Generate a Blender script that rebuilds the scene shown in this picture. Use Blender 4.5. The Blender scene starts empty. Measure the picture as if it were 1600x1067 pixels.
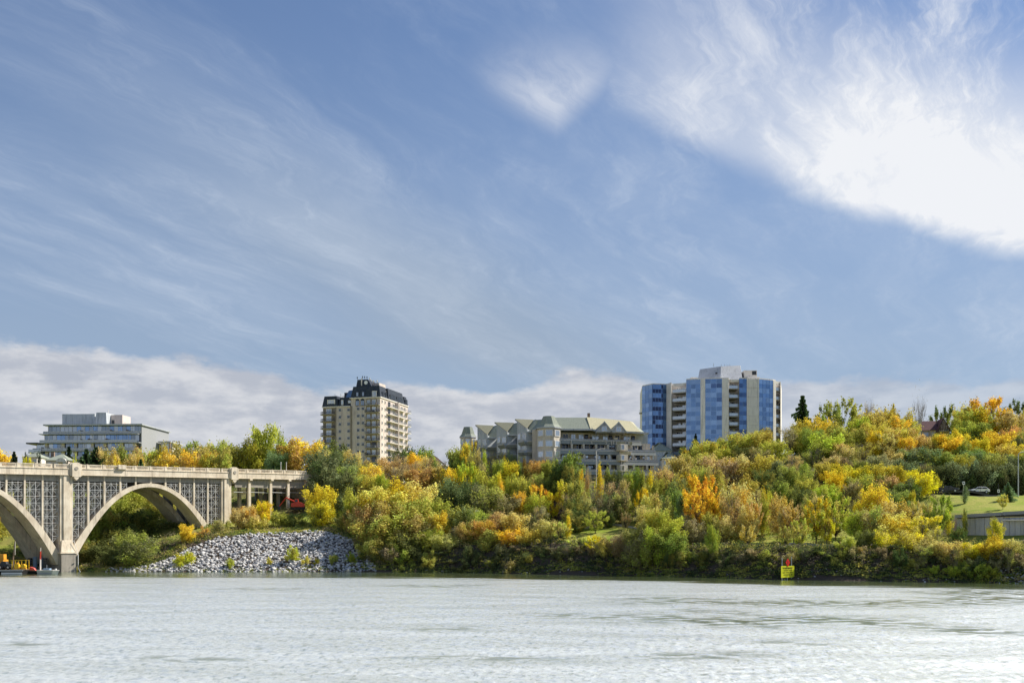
import bpy, math, random
import numpy as np
from mathutils import Matrix, Vector
R = math.radians
rng = random.Random(7)
SC = bpy.context.scene
COL = SC.collection

# ------------------------------------------------------------------ camera
FPX, HOR, CAMZ = 1556.0, 841.0, 7.8          # focal length and horizon of the 1600 px wide photograph
cam = bpy.data.cameras.new('camera')
cam.sensor_fit = 'HORIZONTAL'; cam.sensor_width = 36.0
cam.lens = 36.0 * FPX / 1600.0
cam.shift_y = (HOR - 533.5) / 1600.0
cam.clip_start = 0.5; cam.clip_end = 12000
camo = bpy.data.objects.new('camera', cam)
camo.location = (0, 0, CAMZ); camo.rotation_euler = (R(90), 0, 0)
COL.objects.link(camo); SC.camera = camo

# ------------------------------------------------------------------ light
SUN_EL = R(42)
SUN_V = Vector((0.955, 0.30, 0)).normalized() * math.cos(SUN_EL) + Vector((0, 0, math.sin(SUN_EL)))
sun = bpy.data.lights.new('sun', 'SUN'); sun.energy = 4.9; sun.angle = R(0.5); sun.color = (1.0, 0.93, 0.82)
suno = bpy.data.objects.new('sun', sun); COL.objects.link(suno)
suno.rotation_euler = SUN_V.to_track_quat('Z', 'Y').to_euler()
SC.view_settings.view_transform = 'Standard'; SC.view_settings.look = 'None'
SC.view_settings.exposure = 0.52; SC.view_settings.gamma = 1.0
SC.view_settings.use_curve_mapping = False
SC.cycles.max_bounces = 8; SC.cycles.transparent_max_bounces = 6
SC.cycles.diffuse_bounces = 3; SC.cycles.glossy_bounces = 3; SC.cycles.transmission_bounces = 3
SC.cycles.caustics_reflective = False; SC.cycles.caustics_refractive = False

class X:
    """tiny expression wrapper over Math nodes"""
    tree = None
    def __init__(s, v): s.v = v
    @staticmethod
    def m(op, *a, clamp=False):
        n = X.tree.nodes.new('ShaderNodeMath'); n.operation = op; n.use_clamp = clamp
        for i, q in enumerate(a):
            q = q.v if isinstance(q, X) else q
            if isinstance(q, (int, float)): n.inputs[i].default_value = q
            else: X.tree.links.new(q, n.inputs[i])
        return X(n.outputs[0])
    def __add__(s, o): return X.m('ADD', s, o)
    __radd__ = __add__
    def __sub__(s, o): return X.m('SUBTRACT', s, o)
    def __rsub__(s, o): return X.m('SUBTRACT', o, s)
    def __mul__(s, o): return X.m('MULTIPLY', s, o)
    __rmul__ = __mul__
    def __truediv__(s, o): return X.m('DIVIDE', s, o)
    def sat(s): return X.m('ADD', s, 0.0, clamp=True)
def ramp(x, a, b):
    """smooth 0..1 as x goes a..b"""
    n = X.tree.nodes.new('ShaderNodeMapRange'); n.interpolation_type = 'SMOOTHSTEP'
    X.tree.links.new(x.v, n.inputs['Value'])
    lo, hi, t0, t1 = (a, b, 0.0, 1.0) if a < b else (b, a, 1.0, 0.0)
    n.inputs['From Min'].default_value = lo; n.inputs['From Max'].default_value = hi
    n.inputs['To Min'].default_value = t0; n.inputs['To Max'].default_value = t1
    return X(n.outputs[0])
def comb(x, y, z):
    n = X.tree.nodes.new('ShaderNodeCombineXYZ')
    for i, q in enumerate((x, y, z)):
        if isinstance(q, X): X.tree.links.new(q.v, n.inputs[i])
        else: n.inputs[i].default_value = q
    return n.outputs[0]
def noise(vec, scale=1.0, detail=4, rough=0.55, dist=0.0, col=False):
    n = X.tree.nodes.new('ShaderNodeTexNoise')
    if vec is not None: X.tree.links.new(vec, n.inputs['Vector'])
    n.inputs['Scale'].default_value = scale; n.inputs['Detail'].default_value = detail
    n.inputs['Roughness'].default_value = rough; n.inputs['Distortion'].default_value = dist
    return n.outputs['Color'] if col else X(n.outputs['Fac'])
def mixc(f, a, b, mode='MIX'):
    n = X.tree.nodes.new('ShaderNodeMix'); n.data_type = 'RGBA'; n.blend_type = mode
    for k, q in ((0, f), (6, a), (7, b)):
        q = q.v if isinstance(q, X) else q
        if isinstance(q, (tuple, list)): n.inputs[k].default_value = (*q[:3], 1)
        elif isinstance(q, (int, float)): n.inputs[k].default_value = q
        else: X.tree.links.new(q, n.inputs[k])
    return n.outputs[2]

# ------------------------------------------------------------------ sky: physical sky with cirrus veils and cloud banks
world = bpy.data.worlds.new('World'); SC.world = world; world.use_nodes = True
nt = world.node_tree; nt.nodes.clear(); X.tree = nt
out = nt.nodes.new('ShaderNodeOutputWorld'); bg = nt.nodes.new('ShaderNodeBackground')
SKY_S = 0.1
SKYG = (0.62, 0.73, 0.88)
bg.inputs['Strength'].default_value = SKY_S
nt.links.new(bg.outputs[0], out.inputs['Surface'])
sky = nt.nodes.new('ShaderNodeTexSky'); sky.sky_type = 'NISHITA'; sky.sun_disc = False
sky.sun_elevation = SUN_EL; sky.sun_rotation = math.atan2(SUN_V.x, SUN_V.y)
sky.altitude = 480; sky.air_density = 1.0; sky.dust_density = 0.6; sky.ozone_density = 1.6
tc = nt.nodes.new('ShaderNodeTexCoord'); sep = nt.nodes.new('ShaderNodeSeparateXYZ')
nt.links.new(tc.outputs['Generated'], sep.inputs[0])
dx, dy, dz = X(sep.outputs[0]), X(sep.outputs[1]), X(sep.outputs[2])
az = X.m('ARCTAN2', dx, dy) * 57.2958
el = X.m('ARCSINE', dz) * 57.2958
up = X.m('MAXIMUM', dz, 0.0) + 0.10
px_, py_ = dx / up, dy / up                       # a flat cloud deck seen in perspective
# the deck turned so that streaks run from far left to near right
ca, sa = math.cos(R(-24)), math.sin(R(-24))
st_u = px_ * ca + py_ * sa
st_v = py_ * ca - px_ * sa
wob = noise(comb(px_, py_, 0.0), 0.55, 4, 0.55)
w2 = noise(comb(px_, py_, 7.0), 1.6, 5, 0.6)
streak = noise(comb(st_u * 2.3 + wob * 1.3 + w2 * .45, st_v * 0.60 + wob * .9, 3.0), 0.9, 10, 0.64, 0.35)
fine = noise(comb(st_u * 6.0 + w2 * 1.6, st_v * 1.7 + w2 * 1.2, 5.0), 1.3, 9, 0.70, 0.5)
veilpatch = ramp(noise(comb(px_, py_, 1.0), 0.42, 3, 0.5), 0.36, 0.62)
cirrus = (ramp(streak, 0.40, 0.82) * 0.34 + ramp(fine, 0.42, 0.82) * ramp(streak, 0.40, 0.66) * 0.42) * (veilpatch * 0.70 + 0.30)
# thin even veil, thicker low down
low = ramp(el, 30.0, 5.0)
veil = 0.04 + low * 0.62 + veilpatch * 0.10
# wide pale veil right of the middle
band = ramp(X.m('ABSOLUTE', (el - 13.5) + (az + 4.0) * 0.42 + (wob - 0.5) * 9.0), 6.5, 0.0) * ramp(az, -30.0, -6.0) * ramp(az, 12.0, -2.0)
veil = veil + band * (0.14 + 0.22 * streak)
# big bright cloud sheet to the right, hard lower edge, wispy top
dd = 27.2 - az
ddc = X.m('MAXIMUM', X.m('MINIMUM', dd, 30.0), -12.0)
edge = 14.0 + ddc * 0.30 + ddc * ddc * 0.0052
rel = el - edge + (w2 - 0.5) * 2.2
body = ramp(rel, -0.25, 1.5 ) * ramp(az, 1.0, 12.0)
core = ramp(rel, 12.0, 2.5)
wisp = ramp(streak * 0.5 + fine * 0.5, 0.42, 0.66)
sheet = body * (core * 0.80 + wisp * (0.75 - core * 0.35) + ramp(az, 12.0, 26.0) * core * 0.35)
big = (sheet * (ramp(az, 1.0, 9.0) * 0.66 + ramp(az, 12.0, 22.0) * 0.50) * (.76 + .40 * wisp)).sat() * ramp(az, 75.0, 40.0) * .95
# small feathered wedge near the top centre
wx = az - 2.4 + (w2 - 0.5) * 1.6
vee = el - 22.3 - X.m('ABSOLUTE', wx) * 0.55 - wx * .10 - (wob - 0.5) * 1.6 - (fine - .5) * 1.6
wedge = ramp(vee, -0.6, 1.3) * ramp(el + (fine - .5) * 4.0, 27.6, 23.0) * ramp(X.m('ABSOLUTE', wx), 6.0, 1.0) * (ramp(fine * .55 + streak * .45, 0.34, 0.60) * .60 + .12)
high = X.m('MAXIMUM', big, wedge)
# low bank of cumulus along the skyline
puff = noise(comb(az * 0.20, el * 0.42, 2.0), 1.0, 7, 0.55)
puff2 = noise(comb(az * 0.55, el * 0.9, 9.0), 1.0, 6, 0.6)
top = 8.6 + ramp(az, -4.0, -26.0) * 1.7 + ramp(X.m('ABSOLUTE', az - 4.6), 4.6, 1.0) * 1.1 + (puff - 0.5) * 3.4 + (puff2 - 0.5) * 1.5
bank = ramp(top - el, -0.10, 0.75)
bankfade = ramp(az, 26.0, 8.0) * 0.42 + 0.50
lowcl = bank * bankfade
skyc = sky.outputs[0]
graded = mixc(1.0, skyc, SKYG, 'MULTIPLY')
c1 = mixc(veil.sat(), graded, (2.5, 3.05, 3.8))
c2 = mixc(cirrus.sat(), c1, (4.3, 4.85, 5.7))
shade = noise(comb(az * 0.28, el * 0.75, 4.0), 1.0, 6, 0.6)
lowcol = mixc(ramp(shade, 0.36, 0.66), (3.4, 3.6, 4.1), (5.0, 5.05, 5.25))
c3 = mixc(lowcl.sat(), c2, lowcol)
c4 = mixc(high.sat(), c3, (6.3, 6.4, 6.6))
nt.links.new(c4, bg.inputs['Color'])

# ------------------------------------------------------------------ materials
MATS = {}
def newmat(name):
    m = bpy.data.materials.new(name); m.use_nodes = True
    m.node_tree.nodes.clear(); X.tree = m.node_tree
    MATS[name] = m
    return m, m.node_tree
def bsdf(nt, base=(.5, .5, .5), rough=.7, metal=0.0, spec=0.5):
    o = nt.nodes.new('ShaderNodeOutputMaterial'); b = nt.nodes.new('ShaderNodeBsdfPrincipled')
    nt.links.new(b.outputs[0], o.inputs[0])
    if isinstance(base, tuple): b.inputs['Base Color'].default_value = (*base, 1)
    else: nt.links.new(base, b.inputs['Base Color'])
    b.inputs['Roughness'].default_value = rough; b.inputs['Metallic'].default_value = metal
    b.inputs['Specular IOR Level'].default_value = spec
    return b
def bump(nt, b, h, strength=0.3, dist=0.1):
    n = nt.nodes.new('ShaderNodeBump'); n.inputs['Strength'].default_value = strength
    n.inputs['Distance'].default_value = dist
    nt.links.new(h.v, n.inputs['Height']); nt.links.new(n.outputs[0], b.inputs['Normal'])
def geo_pos():
    return X.tree.nodes.new('ShaderNodeNewGeometry').outputs['Position']
def objc():
    return X.tree.nodes.new('ShaderNodeTexCoord').outputs['Object']
def worn(name, a, b, rough=.8, scale=.5, metal=0.0, spec=.4, streaks=True):
    """weathered surface: patchy base colour, rain streaks, fine grain"""
    m, t = newmat(name)
    p = geo_pos()
    f = noise(p, scale, 6, .65)
    fac = ramp(f, .33, .68)
    c = mixc(fac, a, b)
    if streaks:
        s = t.nodes.new('ShaderNodeSeparateXYZ'); t.links.new(p, s.inputs[0])
        v = noise(comb(X(s.outputs[0]) * 2.2, X(s.outputs[1]) * 2.2, X(s.outputs[2]) * .18), 1.0, 4, .6)
        c = mixc(ramp(v, .50, .70) * .52, c, tuple(q * .42 for q in a))
    B = bsdf(t, c, rough, metal, spec)
    bump(t, B, noise(p, 9.0, 3, .6), .25, .03)
    return m
def plain(name, c, rough=.6, metal=0.0, spec=.5, var=.12):
    m, t = newmat(name)
    f = noise(geo_pos(), 1.7, 4, .6)
    cc = mixc(f, tuple(q * (1 - var) for q in c), tuple(min(1, q * (1 + var)) for q in c))
    bsdf(t, cc, rough, metal, spec); return m
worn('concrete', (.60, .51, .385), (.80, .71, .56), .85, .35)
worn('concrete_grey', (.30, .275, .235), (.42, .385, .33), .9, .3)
worn('concrete_shaded', (.16, .15, .135), (.25, .235, .21), .9, .3)  # darker copy of the concrete, shade painted in for inner faces
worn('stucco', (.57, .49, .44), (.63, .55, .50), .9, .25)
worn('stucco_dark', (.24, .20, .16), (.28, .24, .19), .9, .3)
worn('white_panel', (.74, .69, .63), (.82, .77, .71), .7, .2)
worn('grey_siding', (.47, .51, .53), (.55, .58, .60), .6, .3)
worn('grey_panel', (.42, .44, .47), (.50, .52, .55), .45, .2, .2)
plain('wall_grey', (.30, .31, .32), .9)
worn('brick_tan', (.58, .52, .43), (.66, .60, .51), .9, .6)
worn('brick_brown', (.24, .17, .13), (.32, .23, .18), .9, .6)
worn('timber_brown', (.10, .06, .045), (.14, .09, .07), .8, .8)
plain('bargewood', (.20, .15, .10), .9)
plain('white_paint', (.88, .88, .87), .3)
plain('light_metal', (.50, .52, .54), .4, .5)
plain('scaffold_steel', (.58, .58, .56), .5, .25)
plain('dark_metal', (.045, .048, .055), .5, .3)
plain('black_paint', (.012, .012, .013), .8, 0, .2)
plain('tyre_rubber', (.025, .025, .025), .85)
plain('railing_metal', (.34, .35, .37), .4, .5)
plain('yellow_paint', (.75, .50, .02), .45)
plain('crane_orange', (.72, .33, .03), .45)
plain('red_paint', (.55, .045, .02), .4)
plain('sign_yellow', (.80, .80, .03), .4)
plain('sign_red', (.75, .03, .02), .4)
plain('pink_red', (.70, .12, .10), .5)
plain('container_blue', (.20, .30, .42), .5)
plain('curtain_white', (.62, .62, .58), .9)
plain('asphalt', (.06, .06, .062), .9)
plain('path_gravel', (.50, .46, .40), .95)
plain('bark', (.10, .08, .062), .95, 0, .2, .4)
plain('bark_pale', (.24, .21, .175), .95, 0, .2, .3)
plain('fascia_shingle', (.29, .31, .295), .85)
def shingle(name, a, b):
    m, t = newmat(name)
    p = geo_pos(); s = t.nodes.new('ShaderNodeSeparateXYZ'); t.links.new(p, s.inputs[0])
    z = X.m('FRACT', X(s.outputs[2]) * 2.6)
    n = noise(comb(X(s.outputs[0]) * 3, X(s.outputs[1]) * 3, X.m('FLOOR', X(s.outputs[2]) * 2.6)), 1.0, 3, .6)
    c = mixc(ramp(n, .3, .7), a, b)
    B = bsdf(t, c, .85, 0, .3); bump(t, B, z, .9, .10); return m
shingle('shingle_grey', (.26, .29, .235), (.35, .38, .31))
shingle('shingle_grey_sunlit', (.42, .39, .25), (.52, .49, .33))  # copy of the grey shingle with sunlight painted in, for sunward slopes
shingle('shingle_navy', (.035, .046, .070), (.060, .074, .105))
shingle('shingle_brown', (.10, .05, .055), (.16, .085, .085))
shingle('shingle_brown_sunlit', (.27, .17, .155), (.35, .23, .21))  # paler copy of the brown shingle, sunlight painted in for the right slope
def glass(name, c, rough=.06, metal=.75, var=.25):
    m, t = newmat(name)
    oi = t.nodes.new('ShaderNodeObjectInfo')
    f = X(oi.outputs['Random'])
    n = noise(geo_pos(), .7, 3, .5)
    cc = mixc((f * .7 + n * .3).sat(), tuple(q * (1 - var) for q in c), tuple(min(1, q * (1 + var)) for q in c))
    B = bsdf(t, cc, rough, metal, .8)
    bump(t, B, noise(geo_pos(), .5, 2, .5) + f * 0.2, .12, .25)
    return m
glass('glass_blue', (.115, .215, .41), .07, .80)
glass('glass_blue_dark', (.06, .115, .25), .07, .80)
glass('glass_blue_light', (.19, .31, .52), .10, .75)
glass('glass_navy', (.018, .035, .09), .06, .75)
glass('glass_grey', (.22, .28, .35), .08, .75)
glass('glass_pale', (.42, .49, .57), .12, .60)
glass('glass_dark', (.035, .045, .06), .05, .6)
glass('car_glass', (.03, .035, .04), .03, .5)

# leaves: two colours per tree given on the object, clumps and single leaves vary
m, t = newmat('leaves')
oi = t.nodes.new('ShaderNodeObjectInfo')
a2 = t.nodes.new('ShaderNodeAttribute'); a2.attribute_type = 'OBJECT'; a2.attribute_name = 'tint2'
lv = t.nodes.new('ShaderNodeAttribute'); lv.attribute_name = 'leafvar'
ls = t.nodes.new('ShaderNodeSeparateXYZ'); t.links.new(lv.outputs['Vector'], ls.inputs[0])
leaf, lobe, inner = X(ls.outputs[0]), X(ls.outputs[1]), X(ls.outputs[2])
nz = noise(objc(), 2.2, 3, .6)
f = ramp(nz * .75 + lobe * .35 + leaf * .18 + X(oi.outputs['Random']) * .2 - .1, .40, .72)
c = mixc(f, oi.outputs['Color'], a2.outputs['Color'])
hs = t.nodes.new('ShaderNodeHueSaturation')
t.links.new((leaf * .045 + .478 + (lobe - .5) * .02).v, hs.inputs['Hue'])
t.links.new((leaf * .80 + .74 + (lobe - .5) * .34).v, hs.inputs['Value'])
hs.inputs['Saturation'].default_value = 1.03
t.links.new(c, hs.inputs['Color'])
o = t.nodes.new('ShaderNodeOutputMaterial')
d = t.nodes.new('ShaderNodeBsdfDiffuse'); tr = t.nodes.new('ShaderNodeBsdfTranslucent'); mx = t.nodes.new('ShaderNodeMixShader')
t.links.new(hs.outputs[0], d.inputs[0]); t.links.new(hs.outputs[0], tr.inputs[0])
mx.inputs[0].default_value = .34
t.links.new(d.outputs[0], mx.inputs[1]); t.links.new(tr.outputs[0], mx.inputs[2]); t.links.new(mx.outputs[0], o.inputs[0])
# undergrowth leaves: colour from the mesh
m, t = newmat('leaves_ground')
lv = t.nodes.new('ShaderNodeAttribute'); lv.attribute_name = 'Col'
o = t.nodes.new('ShaderNodeOutputMaterial')
d = t.nodes.new('ShaderNodeBsdfDiffuse'); tr = t.nodes.new('ShaderNodeBsdfTranslucent'); mx = t.nodes.new('ShaderNodeMixShader')
t.links.new(lv.outputs['Color'], d.inputs[0]); t.links.new(lv.outputs['Color'], tr.inputs[0])
mx.inputs[0].default_value = .35
t.links.new(d.outputs[0], mx.inputs[1]); t.links.new(tr.outputs[0], mx.inputs[2]); t.links.new(mx.outputs[0], o.inputs[0])
# rock
m, t = newmat('rock')
oi = t.nodes.new('ShaderNodeAttribute'); oi.attribute_name = 'Col'
n = noise(geo_pos(), 1.1, 2, .5); g = noise(geo_pos(), 6.0, 4, .6)
c = mixc(ramp(n, .30, .64), (.20, .21, .235), (.80, .78, .74))
c = mixc(ramp(noise(geo_pos(), 2.3, 1, .5), .56, .72) * .6, c, (.36, .28, .22))
c = mixc(g * .35, c, (.4, .4, .42), 'MULTIPLY')
B = bsdf(t, c, .85, 0, .3); bump(t, B, g, .4, .08)
# ground
m, t = newmat('ground')
p = geo_pos(); g = t.nodes.new('ShaderNodeNewGeometry'); s = t.nodes.new('ShaderNodeSeparateXYZ'); t.links.new(g.outputs['Normal'], s.inputs[0])
n1 = noise(p, .22, 6, .65); n2 = noise(p, 1.6, 5, .7)
grass = mixc(ramp(n1, .35, .65), (.26, .33, .04), (.42, .38, .10))
grass = mixc(n2 * .55, grass, (.10, .15, .03))
soil = mixc(n2, (.055, .045, .035), (.13, .10, .075))
steep = ramp(X(s.outputs[2]), .90, .97)
c = mixc(steep, soil, grass)
B = bsdf(t, c, .95, 0, .1); bump(t, B, n2, .6, .25)
# river: murky green body, sky glare partly painted as pale diffuse over short wind ripples, calmer slick along the banks
m, t = newmat('river_water')
p = geo_pos(); s = t.nodes.new('ShaderNodeSeparateXYZ'); t.links.new(p, s.inputs[0])
wx, wy = X(s.outputs[0]), X(s.outputs[1])
r1 = noise(comb(wx * 1.6, wy * 2.2, 0.0), 1.0, 4, .62, .2)
r2 = noise(comb(wx * 4.0, wy * 6.0, 0.0), 1.0, 4, .7)
swell = noise(comb(wx * .05, wy * .16, 0.0), 1.0, 5, .6)
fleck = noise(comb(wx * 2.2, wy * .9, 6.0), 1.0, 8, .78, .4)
O = t.nodes.new('ShaderNodeOutputMaterial'); G = t.nodes.new('ShaderNodeBsdfGlossy'); D = t.nodes.new('ShaderNodeBsdfDiffuse'); M = t.nodes.new('ShaderNodeMixShader')
ca_ = t.nodes.new('ShaderNodeAttribute'); ca_.attribute_name = 'chop'; cs_ = t.nodes.new('ShaderNodeSeparateXYZ'); t.links.new(ca_.outputs['Vector'], cs_.inputs[0])
chop = X(cs_.outputs[0])
bn = t.nodes.new('ShaderNodeBump'); bn.inputs['Distance'].default_value = .20
t.links.new((r1 * .5 + r2 * .6).v, bn.inputs['Height']); t.links.new((chop * 1.0 + .03).v, bn.inputs['Strength'])
t.links.new((chop * .22 + .03).v, G.inputs['Roughness'])
G.inputs['Color'].default_value = (.96, 1, .98, 1)
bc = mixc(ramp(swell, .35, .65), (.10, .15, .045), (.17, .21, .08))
bc = mixc((chop * 1.3 - .30).sat(), bc, mixc(ramp(fleck, .48, .70) * .85, (.76, .79, .77), (.17, .21, .13)))  # pale colour stands in for sky glare, dark flecks for ripple faces
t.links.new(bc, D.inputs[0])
fr = t.nodes.new('ShaderNodeFresnel'); fr.inputs['IOR'].default_value = 1.34
t.links.new(bn.outputs[0], fr.inputs['Normal']); t.links.new(bn.outputs[0], G.inputs['Normal'])
fac = (X(fr.outputs[0]) * .95 + .28).sat()
t.links.new(fac.v, M.inputs[0]); t.links.new(D.outputs[0], M.inputs[1]); t.links.new(G.outputs[0], M.inputs[2]); t.links.new(M.outputs[0], O.inputs[0])

# ------------------------------------------------------------------ helpers
def W(px, py, Y):
    return Vector(((px - 800) / FPX * Y, Y, CAMZ + (HOR - py) / FPX * Y))
def tag(o, label=None, cat=None, group=None, kind=None):
    if label: o['label'] = label
    if cat: o['category'] = cat
    if group: o['group'] = group
    if kind: o['kind'] = kind
    return o
def empty(name, loc, rz=0, label=None, cat=None, group=None, parent=None):
    o = bpy.data.objects.new(name, None); COL.objects.link(o); o.location = loc; o.rotation_euler = (0, 0, rz)
    o.empty_display_size = .5
    return tag(o, label, cat, group)
class MB:
    """collects boxes, bars and prisms into one mesh"""
    def __init__(s): s.v, s.f = [], []
    def add(s, vs, fs):
        n = len(s.v); s.v += [tuple(v) for v in vs]; s.f += [tuple(i + n for i in q) for q in fs]; return s
    def box(s, x0, x1, y0, y1, z0, z1, M=None):
        vs = [Vector((x, y, z)) for z in (z0, z1) for y in (y0, y1) for x in (x0, x1)]
        if M: vs = [M @ v for v in vs]
        return s.add(vs, [(0, 2, 3, 1), (4, 5, 7, 6), (0, 1, 5, 4), (1, 3, 7, 5), (3, 2, 6, 7), (2, 0, 4, 6)])
    def sbox(s, x0, x1, y0, y1, z0, z1, sl):
        vs = [Vector((x, y, z + sl * x)) for z in (z0, z1) for y in (y0, y1) for x in (x0, x1)]
        return s.add(vs, [(0, 2, 3, 1), (4, 5, 7, 6), (0, 1, 5, 4), (1, 3, 7, 5), (3, 2, 6, 7), (2, 0, 4, 6)])
    def bar(s, a, b, r=.03, r2=None, n=4):
        a, b = Vector(a), Vector(b); d = b - a
        if d.length < 1e-5: return s
        q = d.to_track_quat('Z', 'Y'); r2 = r if r2 is None else r2
        vs = []
        for P, rr in ((a, r), (b, r2)):
            for k in range(n):
                an = 2 * math.pi * (k + .5) / n
                vs.append(P + q @ Vector((math.cos(an) * rr, math.sin(an) * rr, 0)))
        fs = [(k, (k + 1) % n, n + (k + 1) % n, n + k) for k in range(n)] + [tuple(range(n))[::-1], tuple(range(n, 2 * n))]
        return s.add(vs, fs)
    def prism(s, poly, z0, z1):
        n = len(poly); vs = [(x, y, z0) for x, y in poly] + [(x, y, z1) for x, y in poly]
        return s.add(vs, [(k, (k + 1) % n, n + (k + 1) % n, n + k) for k in range(n)] + [tuple(range(n))[::-1], tuple(range(n, 2 * n))])
    def loft(s, bot, topp, cap=True):
        """bot/topp: equal-length lists of 3D points"""
        n = len(bot)
        fs = [(k, (k + 1) % n, n + (k + 1) % n, n + k) for k in range(n)]
        if cap: fs += [tuple(range(n))[::-1], tuple(range(n, 2 * n))]
        return s.add(list(bot) + list(topp), fs)
    def side(s, prof, y0, y1):
        """profile in x,z extruded along y"""
        n = len(prof); vs = [(x, y0, z) for x, z in prof] + [(x, y1, z) for x, z in prof]
        return s.add(vs, [(k, n + k, n + (k + 1) % n, (k + 1) % n) for k in range(n)] + [tuple(range(n)), tuple(range(n, 2 * n))[::-1]])
    def cyl(s, c, r, h, n=12, axis='z'):
        c = Vector(c); d = {'z': Vector((0, 0, h / 2)), 'x': Vector((h / 2, 0, 0)), 'y': Vector((0, h / 2, 0))}[axis]
        return s.bar(c - d, c + d, r, r, n)
    def mesh(s, name):
        me = bpy.data.meshes.new(name); me.from_pydata(s.v, [], s.f); me.update(); return me
    def build(s, name, mat, parent=None, loc=(0, 0, 0), rz=0, bevel=0):
        me = s.mesh(name); me.materials.append(MATS[mat])
        o = bpy.data.objects.new(name, me); COL.objects.link(o); o.parent = parent; o.location = loc; o.rotation_euler = (0, 0, rz)
        if bevel:
            b = o.modifiers.new('bevel', 'BEVEL'); b.width = bevel; b.segments = 2; b.limit_method = 'ANGLE'
        return o
def inst(src, name=None, parent=None, loc=None, rz=None, scale=None):
    o = src.copy(); COL.objects.link(o)
    if name: o.name = name
    if parent is not None: o.parent = parent
    if loc is not None: o.location = loc
    if rz is not None: o.rotation_euler = (0, 0, rz)
    if scale is not None: o.scale = scale
    return o
_cache = {}
def piece(name, mat, parent, loc, rz=0, scale=(1, 1, 1), key='cube', maker=None):
    """a copy of a shared small mesh (unit cube by default, base centred on its lower back edge)"""
    k = (key, mat)
    if k not in _cache:
        mb = MB()
        if maker: maker(mb)
        else: mb.box(0, 1, 0, 1, 0, 1)
        me = mb.mesh(key); me.materials.append(MATS[mat]); _cache[k] = me
    o = bpy.data.objects.new(name, _cache[k]); COL.objects.link(o); o.parent = parent
    o.location = loc; o.rotation_euler = (0, 0, rz); o.scale = scale
    return o
def fastmesh(name, verts, faces4, mat, attrs=None):
    """numpy quads -> mesh; attrs: {name:(kind, array per vertex)}"""
    me = bpy.data.meshes.new(name)
    nv, nf = len(verts), len(faces4)
    me.vertices.add(nv); me.vertices.foreach_set('co', np.asarray(verts, dtype=np.float32).ravel())
    me.loops.add(nf * 4); me.loops.foreach_set('vertex_index', np.asarray(faces4, dtype=np.int32).ravel())
    me.polygons.add(nf); me.polygons.foreach_set('loop_start', np.arange(0, nf * 4, 4, dtype=np.int32))
    me.polygons.foreach_set('loop_total', np.full(nf, 4, dtype=np.int32))
    me.update(calc_edges=True)
    for k, (kind, arr) in (attrs or {}).items():
        a = me.attributes.new(k, kind, 'POINT')
        a.data.foreach_set('vector' if kind == 'FLOAT_VECTOR' else 'color', np.asarray(arr, dtype=np.float32).ravel())
    me.materials.append(MATS[mat])
    return me
# ------------------------------------------------------------------ the far bank: height against distance inland, by bearing
SHORE = [(-300, 240), (0, 236), (230, 233), (570, 233), (700, 228), (800, 221), (1000, 209), (1200, 190), (1400, 181), (1600, 171), (1900, 160)]
PROF = [
    (-300, [(0, 0), (3, 1.2), (14, 3), (34, 9), (58, 17), (78, 23), (92, 25)]),
    (190,  [(0, 0), (3, 1.0), (14, 3), (34, 9), (56, 17), (74, 22), (90, 24)]),
    (240,  [(0, 0), (4, 1.4), (17, 6.5), (27, 8.5), (42, 12.5), (60, 18), (86, 24)]),
    (330,  [(0, 0), (5, 2.5), (17, 8.8), (25, 10.3), (40, 13), (58, 18), (82, 24.5)]),
    (480,  [(0, 0), (5, 2.9), (17, 9.4), (25, 10.8), (42, 14.6), (56, 20), (70, 25.5), (92, 26.5)]),
    (560,  [(0, 0), (4, 2.6), (13, 7.5), (26, 10.8), (45, 16), (62, 22), (88, 25.5)]),
    (720,  [(0, 0), (3, 2.0), (8, 6.0), (18, 8.5), (36, 13.5), (62, 22), (74, 24.5)]),
    (860,  [(0, 0), (2.5, 2.0), (7, 6.3), (18, 9.0), (32, 12), (46, 20), (52, 23.5)]),
    (960,  [(0, 0), (2.5, 2.2), (6, 5.4), (12, 7.4), (30, 11.6), (44, 17.5), (56, 23), (60, 24)]),
    (1060, [(0, 0), (2.5, 2.3), (6, 5.5), (16, 7.0), (34, 10.3), (60, 20), (80, 27)]),
    (1200, [(0, 0), (2.5, 2.6), (6, 5.6), (16, 6.1), (25, 6.9), (36, 9.6), (62, 22), (82, 30), (96, 31.5)]),
    (1400, [(0, 0), (2.5, 2.6), (6, 5.5), (20, 6.1), (28, 7.3), (42, 10.4), (64, 20), (84, 29), (100, 32.5)]),
    (1475, [(0, 0), (2.5, 2.6), (7, 5.8), (22, 6.6), (30, 8.2), (40, 12.8), (56, 17.7), (68, 18.0), (84, 26), (108, 34)]),
    (1520, [(0, 0), (2.5, 2.6), (7, 6.0), (22, 6.9), (27, 8.2), (34, 12.3), (60, 17.9), (76, 18.1), (88, 26), (112, 35)]),
    (1600, [(0, 0), (2.5, 2.6), (7, 6.2), (18, 6.8), (24, 8.3), (34, 12.6), (66, 18.0), (84, 18.2), (96, 27), (116, 35)]),
    (1900, [(0, 0), (2.5, 2.6), (7, 6.2), (18, 6.8), (24, 8.3), (34, 12.6), (70, 18.0), (88, 18.2), (100, 27), (116, 35)]),
]
def shoreY(px):
    px = min(max(px, -300), 1900)
    return float(np.interp(px, [a for a, b in SHORE], [b for a, b in SHORE]))
def profz(i, s):
    P = PROF[i][1]
    return float(np.interp(s, [a for a, b in P], [b for a, b in P]))
PX = [p for p, _ in PROF]
def hsh(x, y):
    return math.sin(x * .31 + 1.3) * math.sin(y * .27 + .4) * .5 + math.sin(x * .11 - y * .17) * .5
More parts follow.
